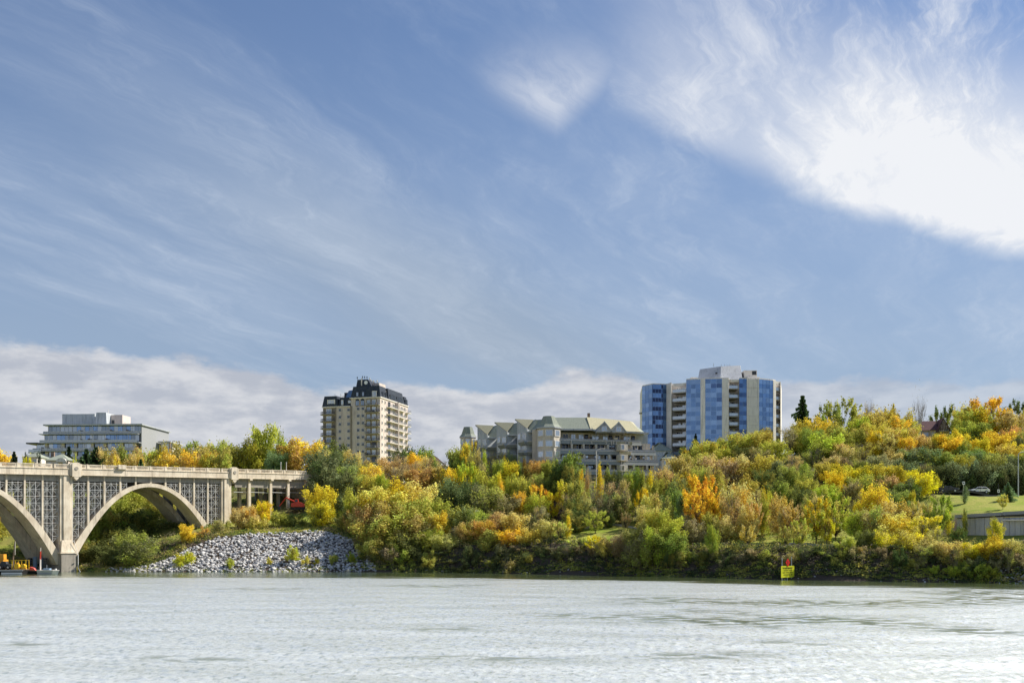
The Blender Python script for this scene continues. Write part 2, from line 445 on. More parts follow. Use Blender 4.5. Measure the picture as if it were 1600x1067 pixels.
def ground(x, y):
    if y < 60: return float(np.interp(y, [-60, 4, 22, 32, 60], [6.4, 6.2, 1.5, -1.5, -2.5]))
    px = min(max(800 + FPX * x / y, -300), 1900)
    s = y - shoreY(px) + math.sin(x * .13) * .7 + math.sin(x * .41 + 2) * .35
    if s < 0: return max(-2.5, s * .5)
    i = 0
    while i < len(PX) - 2 and px > PX[i + 1]: i += 1
    f = (px - PX[i]) / (PX[i + 1] - PX[i])
    z = profz(i, s) * (1 - f) + profz(i + 1, s) * f
    return z + hsh(x, y) * .35 * min(1, s / 12)
xs = np.unique(np.concatenate([np.linspace(-4500, -260, 24), np.arange(-260, 262, 2.6), np.linspace(262, 4500, 24)]))
ys = np.unique(np.concatenate([np.linspace(-400, 0, 5), np.arange(4, 62, 6), np.arange(62, 160, 12), np.arange(160, 345, 1.7), np.linspace(350, 7000, 26)]))
gz = [[ground(x, y) for x in xs] for y in ys]
verts = [(x, y, gz[j][i]) for j, y in enumerate(ys) for i, x in enumerate(xs)]
nx = len(xs)
faces = [(j * nx + i, j * nx + i + 1, (j + 1) * nx + i + 1, (j + 1) * nx + i) for j in range(len(ys) - 1) for i in range(nx - 1)]
gm = fastmesh('ground', verts, faces, 'ground')
gm.polygons.foreach_set('use_smooth', np.ones(len(faces), dtype=bool))
go = bpy.data.objects.new('ground', gm); COL.objects.link(go); tag(go, kind='structure')
# the river: wind chop as real geometry where it can be seen, a plain sheet beyond
wr = np.random.default_rng(3)
WY = np.concatenate([np.arange(36, 60, .22), np.arange(60, 120, .27), np.arange(120, 243, .36)])
WU = np.linspace(-.575, .575, 720)
YY, UU = np.meshgrid(WY, WU, indexing='ij'); XX = UU * (YY + 6)
hgt = np.zeros_like(XX)
for k in range(46):
    lam = 10 ** wr.uniform(-.24, .30); th = wr.normal(1.45, .6); kk = 2 * np.pi / lam
    hgt += lam * .0042 * (lam ** -.45) * np.sin(kk * (np.cos(th) * XX + np.sin(th) * YY) + wr.uniform(0, 6.28) + .6 * np.sin(XX * .07 + k) + .6 * np.sin(YY * .11 + 2 * k))
gust = np.zeros_like(XX)
for k in range(16):
    lx = wr.uniform(14, 70); ly = wr.uniform(3, 16)
    gust += np.sin(2 * np.pi * XX / lx + wr.uniform(0, 6.28) + 1.2 * np.sin(YY / ly * 2)) * np.sin(2 * np.pi * YY / ly + wr.uniform(0, 6.28) + np.sin(XX / lx * 3))
gust = np.clip(gust / 5.0, -1, 1)
SHv = np.interp(800 + FPX * XX / YY, [a for a, b in SHORE], [b for a, b in SHORE])
off = SHv - YY
cw = np.interp(800 + FPX * XX / YY, [0, 500, 1000, 1600], [30, 28, 22, 13])
calm = np.clip((off - cw * (1 + .25 * gust) + 2 * np.sin(XX * .05)) / 9, 0, 1)
slick = np.zeros_like(XX)
def streak_at(px0, px1, py, thick, s, slope=0.0):
    Y = CAMZ * FPX / (py - HOR); xa, xb = (px0 - 800) / FPX * Y, (px1 - 800) / FPX * Y; xc, hw = (xa + xb) / 2, (xb - xa) / 2
    t = 1.5 * thick * Y * Y / (CAMZ * FPX)
    d = ((XX - xc) / hw) ** 4 + ((YY - Y - slope * (XX - xc) - t * .35 * np.sin(XX * .45 + py) - t * .3 * np.sin(XX * 1.3)) / t) ** 2
    slick[:] = np.maximum(slick, s * np.exp(-d))
for a_ in ((980, 1620, 941, 2.2, .8), (1150, 1500, 946, 2.0, .5), (1000, 1430, 969, 4.5, .85), (820, 1060, 962, 3.0, .45), (1450, 1580, 985, 4.0, .7), (1430, 1640, 926, 3.0, .8), (1440, 1640, 935, 2.4, .9),
           (960, 1160, 935, 1.4, .6), (640, 760, 983, 2.0, .4), (340, 480, 920, 1.2, .4), (0, 80, 1006, 2.0, .5), (600, 900, 1028, 2.0, .4), (1000, 1200, 1024, 3.0, .5), (200, 400, 1030, 2.5, .5), (1060, 1180, 955, 3, .5), (600, 760, 915, 1.0, .5), (1180, 1300, 1005, 2.5, .35)):
    streak_at(*a_)
hf = np.zeros_like(XX)
for k in range(14):
    th = wr.uniform(0, 3.14); kk = 2 * np.pi / wr.uniform(.8, 3.2); hf += np.sin(kk * (np.cos(th) * XX * .55 + np.sin(th) * YY) + wr.uniform(0, 6.28))
slick *= np.clip(.75 + hf / 2.4, 0, 1)
chop = calm * (1 - .92 * slick) * (.92 + .08 * gust)
chop = np.clip(chop, .26, 1.15)
ZZ = hgt * chop
# fade to a flat rim so that the sheet beyond joins on
rim = np.clip(np.minimum(np.minimum((UU + .575), (.575 - UU)) / .01, (YY - 36) / 2), 0, 1)
ZZ = ZZ * rim + .012
nr, nc = XX.shape
V = np.stack([XX, YY, ZZ], -1).reshape(-1, 3)
ii = (np.arange(nr - 1)[:, None] * nc + np.arange(nc - 1)[None, :]).ravel()
Fq = np.stack([ii, ii + 1, ii + nc + 1, ii + nc], 1)
at_ = np.stack([chop.ravel(), chop.ravel() * 0, chop.ravel() * 0], 1)
# the sheet round the patch, in the same mesh, on four sides
n0 = len(V); ext = []; ef = []
def ring_(idx, outer):
    global n0
    for k in range(len(idx) - 1):
        ef.append((idx[k], idx[k + 1], n0 + k + 1, n0 + k))
    ext.extend(outer); n0 += len(outer)
top_i = [(nr - 1) * nc + c for c in range(nc)]; bot_i = [c for c in range(nc)]; lef_i = [r * nc for r in range(nr)]; rig_i = [r * nc + nc - 1 for r in range(nr)]
ring_(top_i, [(V[i][0] * 1.0, 330, .012) for i in top_i]); ring_(bot_i[::-1], [(V[i][0], -8, .012) for i in bot_i[::-1]])
ring_(lef_i[::-1], [(-4500, V[i][1], .012) for i in lef_i[::-1]]); ring_(rig_i, [(4500, V[i][1], .012) for i in rig_i])
q0 = len(V) + len(ext); tl, tr_, bl, br = V[top_i[0]], V[top_i[-1]], V[bot_i[0]], V[bot_i[-1]]
ext += [(-4500, tl[1], .012), (tl[0], tl[1], .012), (tl[0], 330, .012), (-4500, 330, .012), (tr_[0], tr_[1], .012), (4500, tr_[1], .012), (4500, 330, .012), (tr_[0], 330, .012),
        (-4500, -8, .012), (bl[0], -8, .012), (bl[0], bl[1], .012), (-4500, bl[1], .012), (br[0], -8, .012), (4500, -8, .012), (4500, br[1], .012), (br[0], br[1], .012)]
ef += [(q0 + 4 * k, q0 + 4 * k + 1, q0 + 4 * k + 2, q0 + 4 * k + 3) for k in range(4)]
V = np.concatenate([V, np.array(ext)]); Fq = np.concatenate([Fq, np.array(ef)]); at_ = np.concatenate([at_, np.tile([[.8, 0, 0]], (len(ext), 1))])
wm = fastmesh('river_water', V, Fq, 'river_water', {'chop': ('FLOAT_VECTOR', at_)})
wm.polygons.foreach_set('use_smooth', np.ones(len(Fq), dtype=bool))
wo = bpy.data.objects.new('river_water', wm); COL.objects.link(wo); tag(wo, kind='structure')
def ground_at(px, Y): return ground((px - 800) / FPX * Y, Y)
def strip(name, mat, pts, w, lift=.10, sub=8, kerb=False):
    """a draped ribbon through ground points (x, y)"""
    fine = []
    for a, b in zip(pts, pts[1:]):
        for k in range(sub): fine.append((a[0] + (b[0] - a[0]) * k / sub, a[1] + (b[1] - a[1]) * k / sub))
    fine.append(pts[-1])
    vs, fs = [], []
    for i, p in enumerate(fine):
        q = fine[min(i + 1, len(fine) - 1)]; r = fine[max(i - 1, 0)]
        d = Vector((q[0] - r[0], q[1] - r[1])).normalized(); n = Vector((-d.y, d.x))
        zc = max(ground(p[0] + n.x * k, p[1] + n.y * k) for k in (-w / 2, 0, w / 2)) + lift
        for k in (-w / 2, w / 2): vs.append((p[0] + n.x * k, p[1] + n.y * k, zc))
    n0 = len(vs)
    vs += [(x, y, z - .5) for x, y, z in vs]
    for i in range(len(fine) - 1):
        fs.append((2 * i, 2 * i + 1, 2 * i + 3, 2 * i + 2)[::-1])
        fs.append((2 * i, 2 * i + 2, n0 + 2 * i + 2, n0 + 2 * i)); fs.append((2 * i + 1, 2 * i + 3, n0 + 2 * i + 3, n0 + 2 * i + 1))
    o = MB().add(vs, fs).build(name, mat); return tag(o, kind='structure')
def gp(px, Y): return ((px - 800) / FPX * Y, Y)
ROADP = [gp(1420, 244), gp(1460, 242), gp(1500, 243.5), gp(1540, 244), gp(1600, 245), gp(1680, 246), gp(1800, 246)]
strip('road', 'asphalt', ROADP, 7.0, .06)
strip('kerb', 'concrete_grey', [(x + .2, y - 3.75) for x, y in ROADP], .3, .18)
strip('path', 'path_gravel', [gp(1080, 216), gp(1180, 211), gp(1260, 208), gp(1340, 205), gp(1400, 202), gp(1470, 197), gp(1530, 192), gp(1600, 187), gp(1700, 182)], 2.6, .05)
strip('path', 'path_gravel', [gp(860, 238), gp(900, 238), gp(960, 240), gp(1000, 236), gp(1050, 228), gp(1080, 216)], 2.2, .05)
# ------------------------------------------------------------------ foliage
nrg = np.random.default_rng(11)
def leaf_cloud(centres, radii, n, size, squash=1.0, shell=.55):
    """leaf quads gathered round clump centres; returns verts, faces, attr"""
    C = np.asarray(centres); Rr = np.asarray(radii)
    w = Rr ** 2; w = w / w.sum()
    idx = nrg.choice(len(C), n, p=w)
    d = nrg.normal(size=(n, 3)); d /= np.linalg.norm(d, axis=1)[:, None]
    d[:, 2] = np.where(nrg.random(n) < .45, np.abs(d[:, 2]), d[:, 2])
    rad = Rr[idx] * (shell + (1 - shell) * nrg.random(n) ** .7) * (1 + .42 * np.minimum(1.0, np.abs(nrg.normal(size=n))) * (nrg.random(n) < .40))
    ax = C - np.array([0, 0, .12]); ax[:, 2] += .15; ax /= np.linalg.norm(ax, axis=1)[:, None] + 1e-6
    A_ = ax[idx]; al = (d * A_).sum(1)[:, None]
    off = d * .86 + A_ * al * (.25 + .75 * (al > 0))           # clumps drawn out along their branch
    p = C[idx] + off * rad[:, None]
    # leaf plane: normal mixes outward and random
    nn = d * .55 + nrg.normal(size=(n, 3)) * .6; nn /= np.linalg.norm(nn, axis=1)[:, None]
    a = np.cross(nn, nrg.normal(size=(n, 3))); a /= np.linalg.norm(a, axis=1)[:, None]
    b = np.cross(nn, a)
    s = size * (.55 + .8 * nrg.random(n))[:, None]
    asp = (.5 + .35 * nrg.random(n))[:, None]
    v = np.stack([p - a * s, p - b * s * asp, p + a * s, p + b * s * asp], 1).reshape(-1, 3)
    f = np.arange(n * 4).reshape(-1, 4)
    lf = nrg.random(n); lb = (idx * .6180339) % 1.0
    at = np.repeat(np.stack([lf, lb, rad], 1), 4, axis=0)
    return v, f, at
def limb_tree(mb, segs):
    for a, b, r0, r1 in segs: mb.bar(a, b, r0, r1, 6)
def make_crown(kind, n=4200, seed=0):
    """unit tree: height 1, crown half-width .5 in x,y; returns crown mesh, trunk mesh"""
    rg = random.Random(seed); cs, rs = [], []
    tb = MB(); lean = rg.uniform(-.03, .03)
    mat = 'bark'
    if kind == 'R' or kind == 'W':
        k = 38
        for i in range(k):
            th = rg.uniform(0, 6.283); zz = rg.uniform(.14, .93); 
            env = math.sin(math.pi * min(1, max(0, (zz - .02) / 1.02))) ** .55
            rr = .5 * env * rg.uniform(.35, .82)
            cs.append((math.cos(th) * rr, math.sin(th) * rr, zz * .93)); rs.append(rg.uniform(.065, .125) * (1.1 if i % 3 else 1.35))
        cs.append((0, 0, .48)); rs.append(.24)
        tb.bar((0, 0, -.06), (lean, 0, .35), .022, .016, 6)
        for c in cs[:14]: tb.bar((lean, 0, rg.uniform(.15, .42)), (c[0] * .9, c[1] * .9, c[2]), .010, .003, 4)
    elif kind == 'C':
        for i in range(22):
            zz = .06 + .92 * (i + .5) / 22; env = (math.sin(math.pi * min(1, zz * .98)) ** .5) * (1.05 - .25 * zz)
            th = rg.uniform(0, 6.283); rr = .28 * env * rg.random() ** .5
            cs.append((math.cos(th) * rr, math.sin(th) * rr, zz * .95)); rs.append(.15 * env + .05)
        tb.bar((0, 0, -.06), (0, 0, .9), .018, .004, 6)
    elif kind == 'V':                      # open crown on a few rising limbs, gaps between the clumps
        tb.bar((0, 0, -.06), (lean, 0, .22), .022, .018, 6)
        for i in range(56):
            th = rg.uniform(0, 6.283); zz = rg.uniform(.22, .97); env = .34 + .66 * math.sin(math.pi * (zz - .2) / .95)
            rr = .5 * env * rg.uniform(.35, .95)
            c = (math.cos(th) * rr, math.sin(th) * rr, zz * .95); cs.append(c); rs.append(rg.uniform(.04, .085))
            m = (c[0] * .45, c[1] * .45, .18 + (c[2] - .18) * .5)
            if i % 3 == 0: tb.bar((lean, 0, .16), m, .011, .006, 5)
            tb.bar(m, c, .005, .0015, 4)
    elif kind == 'B':                      # twiggy, half bare
        mat = 'bark_pale'
        tb.bar((0, 0, -.06), (0, 0, .25), .018, .014, 6)
        for i in range(34):
            th = rg.uniform(0, 6.283); zz = rg.uniform(.45, 1.0); rr = .5 * rg.uniform(.2, .95) * (1.1 - .45 * zz)
            c = (math.cos(th) * rr, math.sin(th) * rr, zz); m = (c[0] * .5, c[1] * .5, .2 + (c[2] - .2) * .45)
            tb.bar((0, 0, .15), m, .009, .006, 4); tb.bar(m, c, .006, .0015, 3)
            for q in range(5):
                e = (c[0] + rg.uniform(-.12, .12), c[1] + rg.uniform(-.12, .12), c[2] + rg.uniform(-.05, .12))
                tb.bar([(m[j] + c[j]) / 2 for j in range(3)], e, .003, .001, 3)
            if i % 2 == 0: cs.append(c); rs.append(rg.uniform(.07, .12))
        cs += [(0, 0, .4)]; rs += [.2]
    elif kind == 'N':                      # bare
        mat = 'bark_pale'
        tb.bar((0, 0, -.06), (0, 0, .45), .017, .011, 6)
        for i in range(36):
            th = rg.uniform(0, 6.283); zz = rg.uniform(.5, 1.0); rr = .5 * rg.uniform(.3, 1) * (1.15 - .5 * zz)
            c = (math.cos(th) * rr, math.sin(th) * rr, zz); m = (c[0] * .4, c[1] * .4, .3 + (c[2] - .3) * .4)
            tb.bar((0, 0, .3), m, .008, .006, 4); tb.bar(m, c, .006, .002, 3)
            for q in range(7):
                e = (c[0] + rg.uniform(-.14, .14), c[1] + rg.uniform(-.14, .14), c[2] + rg.uniform(-.1, .1))
                tb.bar([m[j] * .4 + c[j] * .6 for j in range(3)], e, .003, .0015, 3)
        cs += [(0, 0, .6)]; rs += [.4]
    elif kind == 'S':                      # wide shrub down to the ground
        for i in range(24):
            th = rg.uniform(0, 6.283); zz = rg.uniform(.05, .85); rr = .5 * rg.random() ** .5 * math.cos(zz * 1.2) 
            cs.append((math.cos(th) * rr, math.sin(th) * rr, zz)); rs.append(rg.uniform(.10, .18))
        for i in range(7):
            th = i * .9; tb.bar((0, 0, -.08), (math.cos(th) * .3, math.sin(th) * .3, .6), .012, .004, 4)
    elif kind == 'P':                      # spruce: whorls of drooping boughs
        tb.bar((0, 0, -.05), (0, 0, .97), .016, .003, 6)
        V, F, A = [], [], []
        lay = 19
        for i in range(lay):
            z = .10 + .88 * i / (lay - 1); L = .85 * (1 - z) ** .85 * rg.uniform(.7, 1.15) + .015
            nb = 11 if i < 12 else 7
            for k in range(nb):
                th = 6.283 * k / nb + i * .7 + rg.uniform(-.3, .3); Lk = L * rg.uniform(.45, 1.25)
                if rg.random() < .12: continue
                c, s_ = math.cos(th), math.sin(th)
                for q in range(10):
                    t = (q + .6) / 10; x = c * Lk * t; y = s_ * Lk * t; zq = z - Lk * .42 * t + Lk * .16 * t * t
                    wd = Lk * .34 * (1.1 - t) + .012
                    for sgn in (-1, 1, 0):
                        ox, oy = -s_ * wd * sgn, c * wd * sgn
                        dzz = -.022 * rg.uniform(.5, 1.6)
                        n0 = len(V); e = .013
                        V += [(x - c * e, y - s_ * e, zq), (x + ox * .6 - c * e, y + oy * .6 - s_ * e, zq + dzz), (x + ox + c * e, y + oy + s_ * e, zq + dzz * 1.6), (x + c * e * 2, y + s_ * e * 2, zq + .006)]
                        F.append((n0, n0 + 1, n0 + 2, n0 + 3)); r_ = rg.random(); A += [(r_, t, t)] * 4
        cm = fastmesh('crown', V, F, 'leaves', {'leafvar': ('FLOAT_VECTOR', A)})
        tm = tb.mesh('trunk'); tm.materials.append(MATS['bark']); return cm, tm
    if kind == 'W': size, shell = .016, .35
    elif kind in 'BN': size, shell = .013, .2
    elif kind == 'S': size, shell = .026, .45
    elif kind == 'V': size, shell = .019, .2
    elif kind == 'C': size, shell = .022, .5
    else: size, shell = .021, .5
    v, f, at = leaf_cloud(cs, rs, n, size, .8, shell)
    if kind not in 'N':                    # fit the unit tree: top at 1, half width .5
        v[:, 2] *= .985 / np.percentile(v[:, 2], 99.3)
        if kind != 'C': v[:, :2] *= .49 / np.percentile(np.abs(v[:, :2]).max(1), 98)
    cm = fastmesh('crown', v, f, 'leaves', {'leafvar': ('FLOAT_VECTOR', at)})
    tm = tb.mesh('trunk'); tm.materials.append(MATS[mat])
    return cm, tm
CROWNS = {}
for kind, cnt, n in (('R', 7, 8200), ('V', 5, 5400), ('C', 3, 4200), ('W', 3, 9500), ('B', 4, 3000), ('S', 4, 5000), ('P', 3, 0), ('N', 2, 110)):
    CROWNS[kind] = [make_crown(kind, n, seed=i * 13 + ord(kind)) for i in range(cnt)]
C_ = dict(yellow=(.80, .66, .055), gold=(.84, .62, .085), orange=(.88, .50, .080), rust=(.56, .34, .15), lime=(.50, .53, .080),
          green=(.25, .34, .08), dkgreen=(.105, .155, .06), olive=(.44, .46, .11), sage=(.26, .33, .18), tan=(.64, .52, .24),
          brown=(.36, .30, .21), pine=(.045, .065, .035), straw=(.72, .66, .20), bronze=(.56, .50, .12), pinkish=(.62, .43, .27), dim=(.15, .18, .08))  # dim is a green with shade put into the leaf colour
NAME = dict(yellow='bright yellow', gold='golden', orange='orange', rust='rust brown', lime='lime green', green='green', dkgreen='dark green',
            olive='olive', sage='grey green', tan='tan', brown='grey brown', pine='blackish green', straw='straw yellow', bronze='bronze', pinkish='pinkish brown', dim='shade-dulled green')
SHAPE = dict(R=('leafy_tree', 'round'), V=('leafy_tree', 'open branched'), C=('poplar_tree', 'narrow upright'), W=('willow_tree', 'soft feathery'),
             B=('twiggy_tree', 'twiggy half bare'), S=('shrub', 'low bushy'), P=('spruce_tree', 'pointed'), N=('bare_tree', 'leafless'))
PLANTS = []
def plant(px, top, w, c1, c2, kind, Y=None, base=None, zone=None, dx=None):
    """a tree whose crown top, width and colours are read off the photograph; Y or the foot line gives its distance"""
    if Y is None:
        Y0 = shoreY(px) + 1.0; Y = None
        for k in range(200):
            y = Y0 + k * .5
            if HOR - (ground_at(px, y) - CAMZ) * FPX / y <= base: Y = y; break
        if Y is None: Y = Y0 + 82
    x = (px - 800) / FPX * Y; g = ground(x, Y)
    zt = CAMZ + (HOR - top) / FPX * Y
    H = max(1.2, zt - g)
    wm = w / FPX * Y
    PLANTS.append(dict(px=px, py=top, x=x, y=Y, z=g, H=H, w=wm, c1=c1, c2=c2, kind=kind, zone=zone, wpx=w))
def build_plants():
    cnt = {}
    for p in PLANTS:
        cm, tm = rng.choice(CROWNS[p['kind']])
        nm, desc = SHAPE[p['kind']]
        r = empty(nm, (p['x'], p['y'], p['z'] - .15), rng.uniform(0, 6.28))
        H, w = p['H'] + .15, p['w']
        if p['kind'] in 'RWVS' and H < w * .88:          # broad low crowns keep round clumps; their feet go into the bank
            r.location.z -= w * .88 - H; H = w * .88
        k = 1.12 if p['kind'] in 'RWVS' else 1.45 if p['kind'] == 'P' else 1.0
        sc = (w * k * rng.uniform(.95, 1.08), w * k * rng.uniform(.95, 1.08), H)
        r.scale = sc
        c = bpy.data.objects.new('crown', cm); COL.objects.link(c); c.parent = r
        bl = .0 if p['kind'] == 'P' or p['c1'] == 'pine' else .24          # neighbours share the olive gold of the stand
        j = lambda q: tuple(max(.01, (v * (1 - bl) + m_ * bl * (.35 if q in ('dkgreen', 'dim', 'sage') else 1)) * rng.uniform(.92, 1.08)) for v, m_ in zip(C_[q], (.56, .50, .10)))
        c.color = (*j(p['c1']), 1); c['tint2'] = list(j(p['c2']))
        # a stem that keeps its thickness when the crown is stretched
        tt = bpy.data.objects.new('trunk', tm); COL.objects.link(tt); tt.parent = r
        p['obj'] = r
    return
# px, crown top, crown width, colours, kind, foot line (or Y=distance), zone
T = plant
Z1 = 'above the bridge deck'
T(2, 703, 44, 'gold', 'yellow', 'R', Y=322, zone=Z1); T(-40, 700, 60, 'olive', 'tan', 'R', Y=322, zone=Z1)
T(22, 704, 22, 'pine', 'pine', 'P', Y=318, zone=Z1); T(41, 707, 12, 'pine', 'pine', 'C', Y=318, zone=Z1); T(42, 714, 18, 'lime', 'yellow', 'S', Y=312, zone=Z1)
T(60, 706, 11, 'pine', 'pine', 'C', Y=316, zone=Z1); T(108, 696, 24, 'pine', 'pine', 'P', Y=316, zone=Z1); T(119, 711, 12, 'yellow', 'lime', 'S', Y=312, zone=Z1)
T(135, 700, 30, 'pine', 'dkgreen', 'P', Y=315, zone=Z1); T(150, 697, 34, 'pine', 'dkgreen', 'P', Y=317, zone=Z1)
T(163, 701, 34, 'olive', 'tan', 'R', Y=320, zone=Z1); T(180, 706, 34, 'gold', 'tan', 'R', Y=316, zone=Z1); T(178, 714, 22, 'yellow', 'gold', 'S', Y=311, zone=Z1)
T(200, 699, 44, 'olive', 'green', 'R', Y=322, zone=Z1); T(210, 709, 30, 'gold', 'tan', 'R', Y=315, zone=Z1); T(220, 716, 22, 'pine', 'dkgreen', 'P', Y=311, zone=Z1)
T(231, 700, 46, 'tan', 'olive', 'R', Y=320, zone=Z1); T(252, 698, 40, 'olive', 'gold', 'R', Y=322, zone=Z1); T(262, 706, 44, 'gold', 'tan', 'R', Y=314, zone=Z1)
T(283, 694, 46, 'olive', 'tan', 'R', Y=324, zone=Z1); T(296, 706, 42, 'tan', 'gold', 'R', Y=315, zone=Z1); T(306, 691, 40, 'olive', 'green', 'V', Y=325, zone=Z1)
T(326, 694, 42, 'olive', 'tan', 'R', Y=322, zone=Z1); T(322, 707, 36, 'gold', 'olive', 'R', Y=314, zone=Z1); T(346, 700, 36, 'straw', 'olive', 'R', Y=315, zone=Z1)
T(354, 689, 42, 'green', 'olive', 'R', Y=325, zone=Z1); T(376, 686, 44, 'green', 'olive', 'R', Y=323, zone=Z1); T(396, 690, 40, 'green', 'lime', 'R', Y=321, zone=Z1)
T(416, 665, 46, 'green', 'lime', 'R', Y=323, zone=Z1); T(400, 676, 26, 'green', 'lime', 'C', Y=326, zone=Z1); T(441, 677, 34, 'green', 'lime', 'R', Y=326, zone=Z1)
T(430, 705, 34, 'green', 'sage', 'R', Y=312, zone=Z1); T(471, 687, 62, 'rust', 'gold', 'R', Y=318, zone=Z1); T(452, 700, 30, 'tan', 'gold', 'R', Y=316, zone=Z1)
T(497, 700, 34, 'olive', 'tan', 'R', Y=322, zone=Z1)
Z2 = 'below the cream tower'
T(526, 692, 46, 'dkgreen', 'green', 'R', Y=335, zone=Z2); T(501, 690, 24, 'gold', 'olive', 'R', Y=340, zone=Z2); T(549, 704, 30, 'olive', 'tan', 'R', Y=325, zone=Z2)
T(515, 703, 66, 'sage', 'dkgreen', 'W', Y=292, zone=Z2); T(500, 722, 54, 'sage', 'dkgreen', 'R', Y=286, zone=Z2); T(543, 726, 46, 'sage', 'olive', 'W', Y=286, zone=Z2)
T(532, 738, 44, 'dkgreen', 'sage', 'R', Y=280, zone=Z2); T(562, 718, 44, 'tan', 'olive', 'R', Y=300, zone=Z2); T(580, 727, 46, 'tan', 'gold', 'R', Y=294, zone=Z2)
T(596, 741, 22, 'green', 'lime', 'R', Y=283, zone=Z2); T(606, 716, 44, 'tan', 'pinkish', 'R', Y=304, zone=Z2); T(572, 742, 40, 'tan', 'bronze', 'R', Y=285, zone=Z2)
T(626, 711, 36, 'tan', 'brown', 'B', Y=302, zone=Z2); T(628, 700, 44, 'dkgreen', 'dkgreen', 'R', Y=345, zone=Z2); T(652, 700, 46, 'dkgreen', 'green', 'R', Y=340, zone=Z2)
T(644, 709, 36, 'lime', 'gold', 'R', Y=312, zone=Z2); T(668, 714, 50, 'rust', 'tan', 'B', Y=306, zone=Z2); T(672, 706, 34, 'green', 'olive', 'R', Y=330, zone=Z2)
T(620, 730, 44, 'brown', 'tan', 'B', Y=292, zone=Z2); T(646, 722, 40, 'tan', 'brown', 'B', Y=298, zone=Z2); T(655, 732, 46, 'tan', 'rust', 'R', Y=290, zone=Z2)
T(684, 728, 34, 'gold', 'tan', 'R', Y=292, zone=Z2); T(699, 734, 34, 'tan', 'gold', 'R', Y=288, zone=Z2); T(693, 720, 20, 'brown', 'tan', 'B', Y=315, zone=Z2)
Z3 = 'below the sawtooth gables'
T(722, 695, 42, 'green', 'olive', 'R', Y=283, zone=Z3); T(733, 690, 24, 'lime', 'gold', 'V', Y=280, zone=Z3); T(712, 712, 34, 'dkgreen', 'green', 'R', Y=280, zone=Z3)
T(742, 706, 26, 'tan', 'olive', 'R', Y=276, zone=Z3); T(757, 705, 18, 'green', 'lime', 'C', Y=272, zone=Z3); T(772, 704, 34, 'olive', 'brown', 'B', Y=276, zone=Z3)
T(753, 722, 28, 'brown', 'tan', 'B', Y=269, zone=Z3); T(788, 711, 16, 'orange', 'gold', 'C', Y=270, zone=Z3); T(798, 706, 16, 'green', 'sage', 'R', Y=273, zone=Z3)
T(797, 720, 34, 'yellow', 'gold', 'R', Y=267, zone=Z3); T(780, 720, 22, 'green', 'lime', 'R', Y=266, zone=Z3); T(811, 722, 18, 'dkgreen', 'green', 'C', Y=266, zone=Z3)
T(820, 716, 18, 'orange', 'rust', 'C', Y=268, zone=Z3); T(834, 721, 26, 'olive', 'rust', 'R', Y=267, zone=Z3); T(846, 719, 24, 'pinkish', 'orange', 'R', Y=269, zone=Z3)
T(858, 719, 26, 'olive', 'green', 'R', Y=267, zone=Z3); T(720, 729, 26, 'yellow', 'yellow', 'V', Y=268, zone=Z3); T(735, 724, 34, 'yellow', 'lime', 'V', Y=266, zone=Z3)
T(707, 732, 34, 'yellow', 'gold', 'R', Y=272, zone=Z3); T(702, 748, 62, 'dkgreen', 'sage', 'W', Y=260, zone=Z3); T(735, 752, 56, 'sage', 'dkgreen', 'W', Y=255, zone=Z3)
T(760, 738, 40, 'olive', 'lime', 'R', Y=262, zone=Z3); T(780, 738, 20, 'gold', 'yellow', 'C', Y=259, zone=Z3); T(783, 752, 14, 'orange', 'gold', 'C', Y=255, zone=Z3)
T(800, 742, 28, 'lime', 'olive', 'R', Y=258, zone=Z3); T(817, 745, 32, 'olive', 'bronze', 'R', Y=257, zone=Z3); T(840, 740, 34, 'tan', 'olive', 'R', Y=259, zone=Z3)
T(871, 738, 16, 'yellow', 'lime', 'R', Y=259, zone=Z3); T(857, 744, 30, 'dkgreen', 'olive', 'R', Y=258, zone=Z3); T(760, 758, 54, 'sage', 'olive', 'R', Y=251, zone=Z3)
T(812, 768, 26, 'rust', 'orange', 'R', Y=248, zone=Z3); T(795, 772, 40, 'olive', 'brown', 'R', Y=247, zone=Z3)
T(845, 757, 36, 'orange', 'gold', 'V', Y=251, zone=Z3); T(862, 768, 28, 'gold', 'yellow', 'V', Y=248, zone=Z3); T(838, 772, 40, 'olive', 'lime', 'W', Y=246, zone=Z3)
T(886, 751, 30, 'straw', 'gold', 'V', Y=249, zone=Z3); T(885, 772, 28, 'tan', 'pinkish', 'B', Y=244, zone=Z3)
Z4 = 'below the long balconies'
T(888, 708, 42, 'dkgreen', 'green', 'R', Y=260, zone=Z4); T(876, 722, 26, 'dkgreen', 'dkgreen', 'R', Y=258, zone=Z4); T(892, 728, 34, 'olive', 'dkgreen', 'R', Y=255, zone=Z4)
T(908, 733, 15, 'gold', 'yellow', 'C', Y=252, zone=Z4); T(917, 741, 13, 'orange', 'pinkish', 'C', Y=250, zone=Z4); T(918, 731, 15, 'brown', 'brown', 'B', Y=253, zone=Z4)
T(936, 725, 17, 'gold', 'yellow', 'C', Y=250, zone=Z4); T(902, 752, 30, 'dkgreen', 'olive', 'R', Y=246, zone=Z4); T(953, 732, 22, 'dkgreen', 'green', 'S', Y=256, zone=Z4)
T(966, 735, 20, 'dkgreen', 'dim', 'S', Y=256, zone=Z4); T(960, 750, 40, 'pinkish', 'tan', 'B', Y=246, zone=Z4); T(975, 748, 22, 'tan', 'olive', 'B', Y=246, zone=Z4)
T(930, 762, 34, 'brown', 'olive', 'B', Y=244, zone=Z4); T(950, 772, 44, 'brown', 'dim', 'R', Y=240, zone=Z4); T(975, 770, 34, 'brown', 'olive', 'R', Y=240, zone=Z4)
